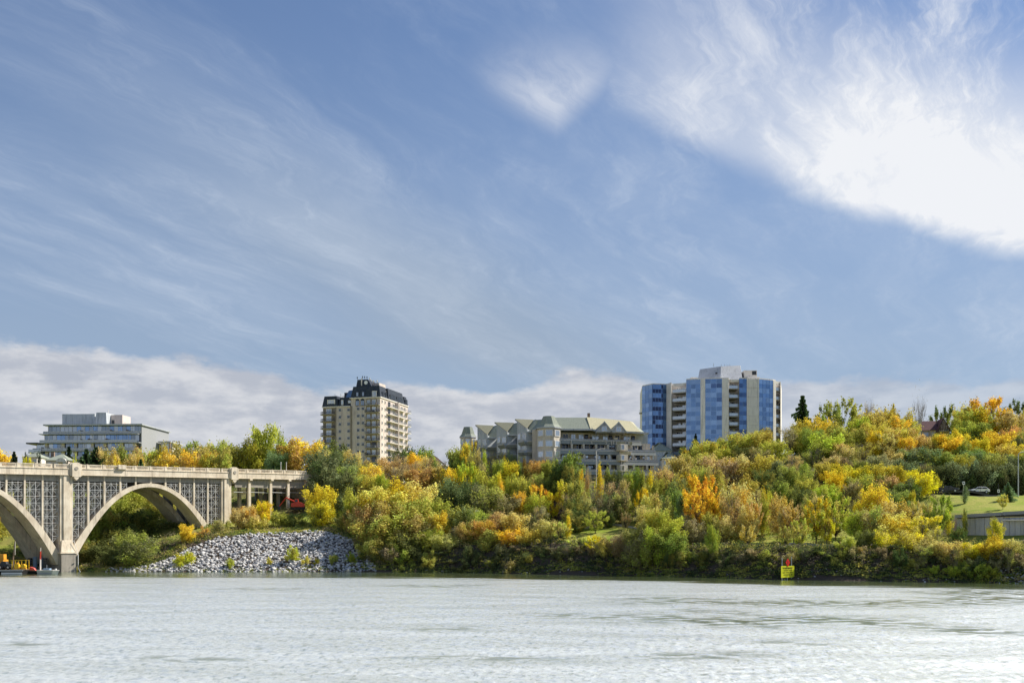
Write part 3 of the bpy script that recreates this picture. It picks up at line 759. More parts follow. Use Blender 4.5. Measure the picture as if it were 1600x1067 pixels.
T(990, 732, 26, 'lime', 'green', 'R', Y=250, zone=Z4); T(1003, 734, 18, 'dkgreen', 'olive', 'C', Y=250, zone=Z4); T(1015, 736, 24, 'lime', 'yellow', 'C', Y=248, zone=Z4)
T(1026, 748, 26, 'lime', 'olive', 'R', Y=243, zone=Z4); T(1002, 762, 20, 'lime', 'yellow', 'V', Y=238, zone=Z4); T(1018, 772, 34, 'tan', 'straw', 'R', Y=234, zone=Z4)
T(1040, 730, 30, 'pinkish', 'tan', 'R', Y=254, zone=Z4); T(1048, 755, 40, 'sage', 'green', 'R', Y=238, zone=Z4); T(1060, 745, 34, 'sage', 'olive', 'R', Y=243, zone=Z4)
T(1043, 775, 30, 'sage', 'olive', 'C', Y=229, zone=Z4); T(1070, 770, 28, 'dkgreen', 'sage', 'R', Y=229, zone=Z4); T(895, 778, 30, 'olive', 'dkgreen', 'R', Y=239, zone=Z4)
T(912, 770, 26, 'olive', 'tan', 'R', Y=241, zone=Z4)
Z5 = 'below the glass tower'
T(1087, 676, 15, 'pine', 'pine', 'P', Y=288, zone=Z5)
T(1098, 689, 44, 'yellow', 'olive', 'R', Y=275, zone=Z5); T(1080, 697, 34, 'olive', 'dkgreen', 'R', Y=277, zone=Z5); T(1120, 690, 34, 'gold', 'olive', 'R', Y=274, zone=Z5)
T(1065, 712, 40, 'lime', 'tan', 'R', Y=266, zone=Z5); T(1090, 708, 50, 'tan', 'olive', 'R', Y=268, zone=Z5); T(1140, 684, 44, 'bronze', 'olive', 'R', Y=276, zone=Z5)
T(1165, 676, 52, 'bronze', 'olive', 'R', Y=277, zone=Z5); T(1190, 672, 48, 'bronze', 'olive', 'R', Y=280, zone=Z5); T(1130, 702, 40, 'lime', 'bronze', 'R', Y=268, zone=Z5)
T(1158, 700, 40, 'bronze', 'dkgreen', 'R', Y=267, zone=Z5); T(1112, 712, 44, 'pinkish', 'tan', 'R', Y=262, zone=Z5); T(1070, 730, 46, 'tan', 'gold', 'R', Y=255, zone=Z5)
T(1150, 712, 56, 'gold', 'tan', 'R', Y=259, zone=Z5); T(1135, 718, 36, 'tan', 'pinkish', 'R', Y=256, zone=Z5); T(1186, 700, 40, 'olive', 'brown', 'R', Y=264, zone=Z5)
T(1206, 688, 46, 'lime', 'bronze', 'R', Y=268, zone=Z5); T(1120, 735, 40, 'tan', 'olive', 'R', Y=250, zone=Z5); T(1095, 728, 30, 'tan', 'olive', 'R', Y=253, zone=Z5)
T(1196, 712, 54, 'olive', 'bronze', 'R', Y=256, zone=Z5); T(1218, 720, 40, 'dkgreen', 'sage', 'C', Y=251, zone=Z5); T(1225, 728, 34, 'sage', 'olive', 'R', Y=249, zone=Z5)
T(1256, 724, 34, 'sage', 'olive', 'C', Y=249, zone=Z5); T(1244, 735, 36, 'olive', 'green', 'R', Y=245, zone=Z5); T(1240, 710, 36, 'brown', 'tan', 'B', Y=256, zone=Z5)
T(1260, 748, 32, 'olive', 'bronze', 'R', Y=240, zone=Z5)
Z6 = 'on the right ridge'
T(1254, 616, 36, 'pine', 'dkgreen', 'P', Y=300, zone=Z6)
T(1232, 668, 40, 'bronze', 'brown', 'B', Y=284, zone=Z6); T(1250, 664, 34, 'olive', 'bronze', 'R', Y=286, zone=Z6); T(1274, 653, 50, 'bronze', 'gold', 'R', Y=289, zone=Z6)
T(1264, 668, 38, 'lime', 'green', 'R', Y=276, zone=Z6); T(1288, 678, 60, 'green', 'lime', 'R', Y=268, zone=Z6); T(1300, 660, 46, 'bronze', 'olive', 'R', Y=281, zone=Z6)
T(1313, 626, 60, 'green', 'olive', 'V', Y=299, zone=Z6); T(1298, 634, 34, 'dkgreen', 'olive', 'V', Y=298, zone=Z6); T(1340, 651, 46, 'bronze', 'lime', 'R', Y=287, zone=Z6)
T(1358, 628, 20, 'brown', 'brown', 'B', Y=300, zone=Z6); T(1368, 640, 44, 'bronze', 'tan', 'R', Y=292, zone=Z6); T(1386, 637, 40, 'olive', 'bronze', 'R', Y=295, zone=Z6)
T(1396, 631, 14, 'pine', 'dkgreen', 'P', Y=303, zone=Z6); T(1334, 672, 44, 'green', 'olive', 'R', Y=274, zone=Z6); T(1360, 662, 44, 'tan', 'bronze', 'R', Y=280, zone=Z6)
T(1396, 652, 44, 'bronze', 'gold', 'R', Y=284, zone=Z6); T(1412, 645, 38, 'gold', 'bronze', 'R', Y=288, zone=Z6); T(1436, 624, 30, 'brown', 'brown', 'N', Y=322, zone=Z6)
T(1472, 635, 30, 'green', 'dkgreen', 'V', Y=322, zone=Z6); 
T(1366, 672, 28, 'gold', 'yellow', 'R', Y=272, zone=Z6); T(1384, 676, 30, 'straw', 'tan', 'V', Y=270, zone=Z6); T(1350, 692, 46, 'brown', 'olive', 'B', Y=264, zone=Z6)
T(1418, 682, 26, 'orange', 'gold', 'R', Y=270, zone=Z6); T(1402, 668, 44, 'tan', 'bronze', 'R', Y=277, zone=Z6); T(1434, 680, 34, 'straw', 'tan', 'R', Y=276, zone=Z6)
T(1452, 686, 26, 'tan', 'bronze', 'R', Y=272, zone=Z6); T(1480, 680, 46, 'yellow', 'gold', 'R', Y=272, zone=Z6); T(1498, 670, 28, 'yellow', 'gold', 'R', Y=277, zone=Z6)
T(1468, 678, 30, 'yellow', 'lime', 'R', Y=274, zone=Z6); T(1510, 634, 34, 'green', 'bronze', 'R', Y=300, zone=Z6); T(1538, 623, 60, 'gold', 'orange', 'V', Y=297, zone=Z6)
T(1522, 636, 54, 'yellow', 'olive', 'R', Y=295, zone=Z6); T(1500, 654, 36, 'lime', 'olive', 'R', Y=290, zone=Z6); T(1524, 660, 48, 'dkgreen', 'olive', 'R', Y=284, zone=Z6)
T(1560, 640, 34, 'olive', 'gold', 'V', Y=296, zone=Z6); T(1580, 645, 46, 'yellow', 'pinkish', 'R', Y=290, zone=Z6); T(1588, 625, 44, 'sage', 'dkgreen', 'V', Y=302, zone=Z6)
T(1612, 640, 40, 'green', 'olive', 'R', Y=294, zone=Z6); T(1558, 674, 52, 'yellow', 'gold', 'R', Y=276, zone=Z6); T(1582, 668, 40, 'gold', 'rust', 'R', Y=279, zone=Z6)
T(1535, 684, 38, 'yellow', 'gold', 'R', Y=271, zone=Z6); T(1600, 678, 40, 'lime', 'sage', 'R', Y=272, zone=Z6); T(1574, 692, 40, 'straw', 'gold', 'R', Y=268, zone=Z6)
T(1510, 690, 34, 'lime', 'olive', 'R', Y=268, zone=Z6); T(1450, 702, 60, 'green', 'sage', 'R', Y=263, zone=Z6); T(1425, 700, 40, 'olive', 'sage', 'R', Y=264, zone=Z6)
T(1482, 708, 46, 'olive', 'green', 'R', Y=261, zone=Z6); T(1502, 710, 30, 'yellow', 'olive', 'R', Y=259, zone=Z6); T(1524, 702, 44, 'sage', 'green', 'R', Y=264, zone=Z6)
T(1548, 708, 46, 'straw', 'olive', 'W', Y=262, zone=Z6); T(1580, 712, 44, 'sage', 'dkgreen', 'W', Y=262, zone=Z6); T(1605, 705, 40, 'green', 'olive', 'R', Y=262, zone=Z6)
T(1390, 702, 40, 'olive', 'tan', 'R', Y=262, zone=Z6); T(1375, 712, 46, 'sage', 'brown', 'R', Y=257, zone=Z6); T(1410, 718, 44, 'dkgreen', 'sage', 'R', Y=256, zone=Z6)
T(1325, 700, 40, 'olive', 'tan', 'R', Y=262, zone=Z6); T(1308, 690, 34, 'tan', 'straw', 'R', Y=266, zone=Z6); T(1272, 700, 46, 'brown', 'olive', 'B', Y=262, zone=Z6)
T(1300, 712, 34, 'pinkish', 'tan', 'R', Y=258, zone=Z6); T(1288, 722, 30, 'olive', 'bronze', 'R', Y=252, zone=Z6)
T(1440, 722, 40, 'tan', 'olive', 'B', Y=254, zone=Z6); T(1325, 716, 30, 'brown', 'dkgreen', 'R', Y=257, zone=Z6); T(1345, 720, 26, 'dkgreen', 'olive', 'R', Y=254, zone=Z6)
# the wood behind the road, its shade put into dark leaf colours
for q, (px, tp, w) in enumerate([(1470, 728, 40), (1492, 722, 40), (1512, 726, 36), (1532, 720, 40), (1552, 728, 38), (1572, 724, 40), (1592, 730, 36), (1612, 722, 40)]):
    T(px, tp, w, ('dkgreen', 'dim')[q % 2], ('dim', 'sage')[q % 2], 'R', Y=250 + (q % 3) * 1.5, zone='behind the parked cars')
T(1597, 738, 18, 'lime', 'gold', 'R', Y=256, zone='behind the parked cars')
Z7 = 'on the middle hillside'
T(1320, 724, 44, 'yellow', 'lime', 'R', Y=247, zone=Z7); T(1300, 735, 34, 'yellow', 'gold', 'R', Y=243, zone=Z7); T(1345, 728, 36, 'lime', 'yellow', 'R', Y=245, zone=Z7)
T(1378, 725, 40, 'gold', 'olive', 'R', Y=244, zone=Z7); T(1400, 728, 36, 'lime', 'yellow', 'R', Y=242, zone=Z7); T(1384, 742, 40, 'green', 'pinkish', 'R', Y=237, zone=Z7)
T(1350, 742, 44, 'sage', 'olive', 'R', Y=238, zone=Z7); T(1412, 748, 40, 'sage', 'green', 'R', Y=234, zone=Z7); T(1398, 765, 44, 'sage', 'green', 'R', Y=229, zone=Z7)
T(1436, 735, 44, 'lime', 'yellow', 'R', Y=236, zone=Z7); T(1464, 744, 18, 'lime', 'yellow', 'R', Y=240, zone=Z7); T(1332, 752, 34, 'olive', 'brown', 'R', Y=234, zone=Z7)
T(1425, 767, 14, 'yellow', 'lime', 'R', Y=229, zone=Z7)
T(1292, 757, 36, 'straw', 'lime', 'R', Y=233, zone=Z7); T(1100, 742, 50, 'orange', 'gold', 'V', Y=226, zone=Z7); T(1092, 768, 46, 'orange', 'gold', 'V', Y=222, zone=Z7)
T(1118, 772, 30, 'gold', 'orange', 'V', Y=224, zone=Z7); T(1128, 748, 22, 'green', 'olive', 'C', Y=232, zone=Z7); T(1152, 756, 44, 'gold', 'tan', 'R', Y=222, zone=Z7)
T(1146, 775, 44, 'pinkish', 'tan', 'B', Y=218, zone=Z7); T(1166, 790, 32, 'gold', 'tan', 'R', Y=214, zone=Z7); T(1180, 764, 26, 'pinkish', 'tan', 'B', Y=228, zone=Z7)
T(1200, 764, 22, 'yellow', 'lime', 'R', Y=222, zone=Z7); T(1192, 773, 24, 'lime', 'olive', 'R', Y=219, zone=Z7); T(1178, 785, 26, 'gold', 'pinkish', 'V', Y=216, zone=Z7)
T(1221, 774, 38, 'gold', 'tan', 'R', Y=213, zone=Z7); T(1240, 790, 34, 'gold', 'pinkish', 'V', Y=210, zone=Z7); T(1216, 745, 36, 'dkgreen', 'olive', 'R', Y=235, zone=Z7)
T(1245, 760, 36, 'olive', 'dkgreen', 'R', Y=230, zone=Z7); T(1164, 742, 40, 'bronze', 'olive', 'R', Y=238, zone=Z7); T(1190, 735, 40, 'bronze', 'dkgreen', 'R', Y=242, zone=Z7)
T(1275, 778, 48, 'yellow', 'olive', 'V', Y=208, zone=Z7); T(1305, 776, 40, 'straw', 'lime', 'V', Y=209, zone=Z7); T(1268, 770, 34, 'olive', 'tan', 'R', Y=224, zone=Z7)
T(1368, 757, 38, 'yellow', 'gold', 'R', Y=214, zone=Z7); T(1352, 772, 34, 'gold', 'yellow', 'R', Y=212, zone=Z7); T(1382, 778, 38, 'gold', 'tan', 'R', Y=211, zone=Z7)
T(1412, 786, 44, 'yellow', 'pinkish', 'R', Y=207, zone=Z7); T(1438, 784, 36, 'straw', 'tan', 'V', Y=206, zone=Z7); T(1330, 780, 26, 'brown', 'olive', 'B', Y=216, zone=Z7)
T(1362, 792, 44, 'tan', 'olive', 'R', Y=203, zone=Z7); T(1400, 802, 54, 'yellow', 'straw', 'R', Y=199, zone=Z7); T(1340, 798, 34, 'green', 'lime', 'R', Y=204, zone=Z7)
T(1468, 774, 40, 'green', 'lime', 'V', Y=206, zone=Z7); T(1442, 806, 44, 'straw', 'yellow', 'V', Y=194, zone=Z7); T(1462, 796, 34, 'green', 'olive', 'V', Y=205, zone=Z7)
T(1482, 796, 20, 'lime', 'yellow', 'C', Y=207, zone=Z7)
Z8 = 'beside the concrete pavilion'
T(1508, 760, 15, 'dkgreen', 'sage', 'C', Y=226, zone=Z8); T(1508, 794, 13, 'lime', 'dkgreen', 'C', Y=200.5, zone=Z8); T(1575, 752, 18, 'green', 'sage', 'P', Y=226, zone=Z8)
T(1567, 772, 16, 'yellow', 'straw', 'V', Y=213, zone=Z8); T(1557, 810, 22, 'lime', 'yellow', 'R', Y=188, zone=Z8); T(1497, 823, 26, 'green', 'dkgreen', 'S', Y=189, zone=Z8)
Z9 = 'along the river bank'
# bank trees with visible crowns, left to right
for a in [(600, 762, 76, 'gold', 'straw', 'R', 252), (585, 770, 50, 'yellow', 'tan', 'R', 250), (628, 753, 66, 'yellow', 'gold', 'R', 256), (655, 754, 60, 'gold', 'straw', 'R', 254),
          (575, 785, 44, 'rust', 'tan', 'R', 247), (606, 786, 66, 'bronze', 'tan', 'R', 245), (640, 782, 74, 'bronze', 'olive', 'R', 245), (676, 778, 50, 'olive', 'bronze', 'R', 248),
          (587, 808, 66, 'bronze', 'olive', 'R', 240.5), (620, 808, 66, 'olive', 'bronze', 'R', 240.5), (656, 806, 60, 'bronze', 'tan', 'R', 240), (688, 800, 40, 'yellow', 'straw', 'R', 242),
          (578, 836, 46, 'olive', 'straw', 'R', 237.5), (608, 836, 60, 'olive', 'dim', 'R', 236.5), (646, 834, 50, 'dim', 'bronze', 'R', 236.5), (672, 826, 34, 'green', 'lime', 'R', 238),
          (692, 834, 40, 'olive', 'tan', 'R', 236), (712, 824, 34, 'tan', 'brown', 'B', 238), (700, 800, 26, 'brown', 'olive', 'B', 245), (722, 790, 46, 'olive', 'sage', 'R', 244),
          (745, 795, 40, 'sage', 'olive', 'R', 241), (728, 816, 30, 'lime', 'tan', 'R', 238), (758, 812, 40, 'yellow', 'rust', 'R', 236), (784, 800, 44, 'pinkish', 'tan', 'R', 240),
          (802, 802, 44, 'gold', 'tan', 'R', 235), (770, 828, 44, 'bronze', 'olive', 'R', 232), (798, 826, 44, 'tan', 'gold', 'R', 231), (826, 806, 30, 'brown', 'dim', 'R', 238),
          (842, 790, 34, 'tan', 'brown', 'B', 240), (828, 826, 40, 'straw', 'bronze', 'R', 229), (856, 812, 40, 'straw', 'tan', 'R', 230), (888, 804, 14, 'gold', 'yellow', 'C', 226.5),
          (876, 816, 34, 'tan', 'straw', 'V', 227), (900, 796, 40, 'straw', 'dkgreen', 'R', 234), (930, 798, 36, 'straw', 'olive', 'V', 231), (905, 838, 34, 'green', 'straw', 'V', 221),
          (935, 790, 24, 'brown', 'tan', 'B', 236), (953, 800, 16, 'olive', 'dkgreen', 'R', 236), (978, 800, 16, 'pinkish', 'brown', 'V', 232), (928, 836, 26, 'straw', 'yellow', 'V', 218),
          (948, 840, 34, 'brown', 'straw', 'R', 216), (972, 834, 34, 'pinkish', 'brown', 'R', 214.5), (1010, 791, 40, 'gold', 'tan', 'R', 219), (995, 818, 44, 'olive', 'brown', 'R', 213),
          (1030, 796, 44, 'lime', 'olive', 'R', 214), (1046, 806, 44, 'green', 'lime', 'R', 212), (1020, 824, 44, 'olive', 'lime', 'R', 209.5), (1048, 832, 46, 'dkgreen', 'green', 'R', 208),
          (1000, 845, 40, 'brown', 'olive', 'R', 210), (1070, 800, 34, 'pinkish', 'brown', 'B', 222), (1084, 812, 34, 'olive', 'brown', 'R', 214), (1114, 820, 20, 'lime', 'green', 'R', 203),
          (1110, 800, 26, 'dkgreen', 'olive', 'R', 216), (1130, 806, 40, 'olive', 'tan', 'R', 214), (1168, 820, 24, 'gold', 'tan', 'V', 204),
          (1250, 812, 30, 'straw', 'lime', 'V', 200), (1228, 822, 26, 'straw', 'olive', 'V', 200), (1292, 800, 30, 'straw', 'yellow', 'V', 206),
          (1380, 830, 50, 'straw', 'yellow', 'R', 191), (1350, 828, 34, 'green', 'dim', 'R', 192), (1420, 830, 44, 'straw', 'yellow', 'R', 188), (1462, 826, 34, 'bronze', 'tan', 'B', 189),
          (1448, 838, 50, 'straw', 'tan', 'R', 184), (1490, 846, 46, 'tan', 'straw', 'R', 181), (1516, 848, 34, 'lime', 'yellow', 'R', 180), (1548, 838, 44, 'yellow', 'gold', 'R', 178.5),
          (1575, 842, 34, 'yellow', 'tan', 'R', 177.5), (1604, 850, 40, 'olive', 'green', 'R', 177), (1322, 838, 30, 'lime', 'straw', 'S', 190)]:
    T(a[0], a[1], a[2], a[3], a[4], a[5], Y=a[6], zone=Z9)
Z10 = 'above the rip-rap slope'
T(505, 759, 46, 'yellow', 'gold', 'R', Y=262, zone=Z10); T(500, 782, 40, 'olive', 'yellow', 'R', Y=258, zone=Z10); T(551, 764, 36, 'lime', 'olive', 'R', Y=256, zone=Z10)
T(534, 772, 26, 'dkgreen', 'sage', 'R', Y=262, zone=Z10); T(535, 800, 22, 'sage', 'olive', 'R', Y=253, zone=Z10); T(556, 792, 34, 'rust', 'bronze', 'R', Y=250, zone=Z10)
T(411, 783, 28, 'gold', 'yellow', 'R', Y=262, zone=Z10); T(388, 790, 36, 'gold', 'tan', 'R', Y=260, zone=Z10); T(372, 794, 26, 'straw', 'tan', 'R', Y=258, zone=Z10)
T(438, 800, 36, 'green', 'olive', 'S', Y=260, zone=Z10); T(462, 803, 30, 'green', 'dkgreen', 'S', Y=259, zone=Z10); T(402, 806, 40, 'bronze', 'tan', 'S', Y=256, zone=Z10)
T(348, 812, 30, 'olive', 'brown', 'S', Y=253, zone=Z10); T(290, 819, 24, 'yellow', 'gold', 'R', Y=247, zone=Z10); T(316, 822, 22, 'gold', 'rust', 'S', Y=250, zone=Z10)
T(211, 832, 60, 'sage', 'green', 'W', Y=237, zone=Z10); T(195, 842, 34, 'sage', 'dkgreen', 'W', Y=238, zone=Z10)
for q, (px, tp, w, c1, c2, Y) in enumerate([(188, 776, 46, 'green', 'olive', 270), (150, 806, 46, 'olive', 'green', 256), (176, 796, 44, 'straw', 'green', 260), (205, 800, 46, 'olive', 'dkgreen', 262),
        (140, 822, 40, 'olive', 'green', 248), (170, 826, 44, 'olive', 'dkgreen', 250), (200, 820, 40, 'olive', 'dkgreen', 252), (130, 838, 34, 'olive', 'dim', 243), (228, 796, 40, 'dkgreen', 'olive', 268),
        (150, 845, 44, 'dkgreen', 'dim', 242), (246, 770, 40, 'bronze', 'olive', 285), (270, 790, 40, 'green', 'olive', 280), (12, 770, 40, 'gold', 'olive', 290), (215, 760, 50, 'olive', 'bronze', 292), (160, 770, 50, 'olive', 'green', 290), (235, 755, 40, 'tan', 'olive', 300), (262, 772, 34, 'lime', 'olive', 290), (60, 800, 50, 'dkgreen', 'olive', 285), (180, 858, 34, 'dkgreen', 'dim', 239), (246, 830, 40, 'dkgreen', 'dim', 262), (275, 826, 40, 'dkgreen', 'dim', 266)]):
    T(px, tp, w, c1, c2, 'R', Y=Y, zone='under the bridge arch' )  # shade under the arch put into dark leaf colours
ra = random.Random(31)
for q in range(16):
    T(ra.uniform(-70, 92), ra.uniform(765, 840), ra.uniform(34, 56), ra.choice(['dkgreen', 'olive', 'green', 'dim']), ra.choice(['dim', 'olive', 'bronze']), 'R', Y=248 + q * 2.6, zone='behind the left arch')  # trees added to darken the view through the arch, shade in their colours
T(289, 862, 34, 'yellow', 'lime', 'S', Y=236.5, zone='among the rip-rap boulders'); T(359, 872, 16, 'green', 'lime', 'S', Y=235.3, zone='among the rip-rap boulders')
T(457, 852, 22, 'straw', 'lime', 'S', Y=238, zone='among the rip-rap boulders'); T(478, 868, 13, 'yellow', 'straw', 'S', Y=236, zone='among the rip-rap boulders')
T(495, 872, 9, 'yellow', 'lime', 'S', Y=235.6, zone='among the rip-rap boulders'); T(521, 866, 16, 'lime', 'olive', 'S', Y=236, zone='among the rip-rap boulders')
T(550, 862, 20, 'lime', 'green', 'S', Y=236, zone='among the rip-rap boulders'); T(421, 870, 9, 'yellow', 'straw', 'S', Y=236.6, zone='among the rip-rap boulders')
# shrubs hanging over the bank, its shade put into their dull colours
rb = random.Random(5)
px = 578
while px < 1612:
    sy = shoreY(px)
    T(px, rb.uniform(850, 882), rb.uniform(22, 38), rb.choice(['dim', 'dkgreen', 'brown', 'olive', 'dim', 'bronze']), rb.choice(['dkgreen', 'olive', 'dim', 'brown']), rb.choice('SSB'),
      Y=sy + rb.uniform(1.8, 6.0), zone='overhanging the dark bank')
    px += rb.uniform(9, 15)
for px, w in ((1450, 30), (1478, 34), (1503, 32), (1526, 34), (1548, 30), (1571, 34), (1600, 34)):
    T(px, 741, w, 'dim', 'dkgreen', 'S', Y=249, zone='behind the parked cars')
for px, tp, w in ((1490, 884, 26), (1508, 880, 24), (1528, 880, 30), (1550, 884, 22), (1458, 886, 20)):
    T(px, tp, w, 'green', 'lime', 'S', Y=shoreY(px) + 1.6, zone='at the water edge')
build_plants()

# labels: colour, shape and place, with the neighbours told apart by their order from the left
def article(s): return s
keyed = {}
for p in PLANTS:
    c1, c2 = NAME[p['c1']], NAME[p['c2']]
    noun = {'R': 'tree', 'V': 'tree', 'C': 'tree', 'W': 'willow', 'B': 'tree', 'S': 'shrub', 'P': 'spruce', 'N': 'tree'}[p['kind']]
    col = c1 if c1 == c2 else '%s and %s' % (c1, c2)
    p['desc'] = '%s %s %s' % (SHAPE[p['kind']][1], col, noun)
    keyed.setdefault((p['desc'], p['zone']), []).append(p)
ORD = ['leftmost', 'second from left', 'third from left', 'fourth from left', 'fifth from left', 'sixth from left', 'seventh from left', 'eighth from left', 'ninth from left', 'tenth from left', 'eleventh from left', 'twelfth from left', 'thirteenth from left', 'fourteenth from left', 'fifteenth from left', 'sixteenth from left', 'seventeenth from left', 'eighteenth from left']
for (d, z), L in keyed.items():
    L.sort(key=lambda p: p['px'])
    for i, p in enumerate(L):
        lab = '%s %s' % (d, z)
        if len(L) > 1: lab += ', ' + ('rightmost' if i == len(L) - 1 else ORD[min(i, 17)])
        cat = {'S': 'shrub'}.get(p['kind'], 'tree')
        tag(p['obj'], lab, cat, {'tree': 'autumn trees on the far bank', 'shrub': 'shrubs on the far bank'}[cat])

# ------------------------------------------------------------------ undergrowth and waterside grass, one mass each
def scatter_leaves(name, clumps, per, size, spread, hgt):
    n = len(clumps)
    P = np.repeat(np.array([c[:3] for c in clumps]), per, axis=0)
    S = np.repeat(np.array([c[3] for c in clumps]), per)
    Cc = np.repeat(np.array([c[4] for c in clumps]), per, axis=0)
    m = n * per
    d = nrg.normal(size=(m, 3)); d /= np.linalg.norm(d, axis=1)[:, None]; d[:, 2] = np.abs(d[:, 2])
    P = P + d * (S * (.5 + .5 * nrg.random(m)))[:, None] * np.array([spread, spread, hgt])
    nn = d * .5 + nrg.normal(size=(m, 3)) * .6; nn /= np.linalg.norm(nn, axis=1)[:, None]
    a = np.cross(nn, nrg.normal(size=(m, 3))); a /= np.linalg.norm(a, axis=1)[:, None]; b = np.cross(nn, a)
    s = (size * (.6 + .7 * nrg.random(m)))[:, None]
    v = np.stack([P - a * s, P - b * s * .6, P + a * s, P + b * s * .6], 1).reshape(-1, 3)
    Cc = Cc * (.6 + .7 * nrg.random(m))[:, None]
    cv = np.repeat(np.concatenate([Cc, np.ones((m, 1))], 1), 4, axis=0)
    me = fastmesh(name, v, np.arange(m * 4).reshape(-1, 4), 'leaves_ground', {'Col': ('FLOAT_COLOR', cv)})
    o = bpy.data.objects.new(name, me); COL.objects.link(o); return tag(o, kind='stuff')
ru = random.Random(9); cl = []
def riprap_s(px):
    """upper limit of the stone slope inland from the water"""
    return float(np.interp(px, [150, 215, 240, 300, 340, 400, 500, 545, 560, 575, 590], [1.2, 2.5, 4, 11, 15, 17.5, 17.5, 15, 9, 3, 1.0]))
def lawn(px, s):
    if 880 < px < 1000 and 9 < s < 32: return True
    if px > 1478 and 14 < s < 73: return True
    if 1090 < px < 1480 and 9 < s < 24: return ru.random() < .8
    if 150 < px < 588 and s < riprap_s(px) + .3: return True
    if 340 < px < 500 and 24 < s < 50: return ru.random() < .4
    if px < 235 and s < 1: return True
    return False
while len(cl) < 7200:
    px = ru.uniform(-60, 1680); s = ru.uniform(.8, 100) if ru.random() < .5 else ru.uniform(.4, 18)
    if lawn(px, s): continue
    Y = shoreY(px) + s; x = (px - 800) / FPX * Y
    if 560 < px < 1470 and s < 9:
        q = ru.choice([C_['dim'], C_['brown'], C_['dkgreen'], C_['dim'], C_['olive'], C_['bronze']]); f = .85  # shade of the bank put into duller leaf colours
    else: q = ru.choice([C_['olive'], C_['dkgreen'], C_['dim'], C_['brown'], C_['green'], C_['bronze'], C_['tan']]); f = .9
    cl.append((x, Y, ground(x, Y) - .1, ru.uniform(.7, 1.9) if s > 3 else ru.uniform(.4, 1.2), [v * f for v in q]))
scatter_leaves('undergrowth', cl, 38, .17, 1.0, .9)['label'] = 'mixed undergrowth between the trees of the far bank'
cl = []
for k in range(2000):
    px = ru.uniform(565, 1680) if k % 5 else ru.uniform(100, 560); Y = shoreY(px) + ru.uniform(-.1, 2.2); x = (px - 800) / FPX * Y
    q = ru.choice([C_['green'], C_['lime'], C_['olive'], C_['straw']]) if math.sin(px * .045) + math.sin(px * .013 + 1) > .3 else ru.choice([C_['dkgreen'], C_['dim'], C_['olive']])
    if px < 565 and k % 3: continue
    cl.append((x, Y, ground(x, Y) - .05, ru.uniform(.3, .85), q))
for k in range(1100):                                             # rough grass above the rip-rap and on the bench
    if k % 2: px = ru.uniform(325, 560); s = ru.uniform(17.5, 27); q = ru.choice([C_['straw'], C_['olive'], C_['lime'], C_['bronze'], C_['tan'], C_['green']]); r_ = ru.uniform(.35, .9)
    else: px = ru.uniform(1060, 1480); s = ru.uniform(6.5, 22); q = ru.choice([C_['lime'], C_['olive'], C_['straw'], C_['green']]); r_ = ru.uniform(.2, .5)
    Y = shoreY(px) + s; x = (px - 800) / FPX * Y
    cl.append((x, Y, ground(x, Y) - .05, r_, q))
scatter_leaves('rough_grass', cl, 40, .12, 1.3, .6)['label'] = 'rough grass along the water edge and above the boulders'

# ------------------------------------------------------------------ rip-rap: the largest stones singly, the rest as one mass
def rock_mesh(seed, sub=1):
    rg = random.Random(seed)
    import bmesh
    bm = bmesh.new(); bmesh.ops.create_icosphere(bm, subdivisions=1, radius=1.0)
    sx, sy, sz = rg.uniform(.8, 1.25), rg.uniform(.7, 1.1), rg.uniform(.5, .85)
    for v in bm.verts:
        k = rg.uniform(.72, 1.12); v.co = Vector((v.co.x * sx * k, v.co.y * sy * k, v.co.z * sz * k))
    me = bpy.data.meshes.new('boulder'); bm.to_mesh(me); bm.free(); me.materials.append(MATS['rock']); return me
RM = [rock_mesh(i) for i in range(9)]
rr = random.Random(21); rocks = []
tries = 0
while len(rocks) < 4300 and tries < 50000:
    tries += 1
    px = rr.uniform(165, 588); s = rr.uniform(-.6, 18.2)
    if s > riprap_s(px) + rr.uniform(-.6, .6): continue
    Y = shoreY(px) + s; x = (px - 800) / FPX * Y
    r = rr.uniform(.20, .43) * (1.55 if rr.random() < .10 else 1)
    if px < 235: r *= .8
    rocks.append((r, x, Y, ground(x, Y) + r * rr.uniform(.0, .45)))
for k in range(140):
    px = rr.uniform(1560, 1620); s = rr.uniform(-.4, 3.2); Y = shoreY(px) + s; x = (px - 800) / FPX * Y
    r = rr.uniform(.16, .34); rocks.append((r, x, Y, ground(x, Y) + r * .3))
for k in range(160):
    px = rr.uniform(600, 1560); s = rr.uniform(-.3, 1.0); Y = shoreY(px) + s; x = (px - 800) / FPX * Y
    r = rr.uniform(.10, .26); rocks.append((r, x, Y, ground(x, Y) + r * .3))
rocks.sort(key=lambda a: -a[0])
for r, x, Y, z in rocks[:300]:
    o = bpy.data.objects.new('boulder', rr.choice(RM)); COL.objects.link(o); o.location = (x, Y, z); o.scale = (r, r, r)
    o.rotation_euler = (rr.uniform(-.5, .5), rr.uniform(-.5, .5), rr.uniform(0, 6.28))
    tag(o, 'large pale angular boulder among the rip-rap slope between bridge and trees', 'boulder', 'large rip-rap boulders')
mbv, mbf = [], []
tmpl = [(np.array([v.co for v in m.vertices]), [tuple(p.vertices) for p in m.polygons]) for m in RM]
for r, x, Y, z in rocks[300:]:
    V, F = rr.choice(tmpl); Mx = np.array(Matrix.Rotation(rr.uniform(0, 6.28), 3, 'Z') @ Matrix.Rotation(rr.uniform(-.5, .5), 3, 'X')) * r
    n0 = len(mbv); mbv.extend((V @ Mx.T + np.array((x, Y, z))).tolist()); mbf.extend([tuple(i + n0 for i in f) for f in F])
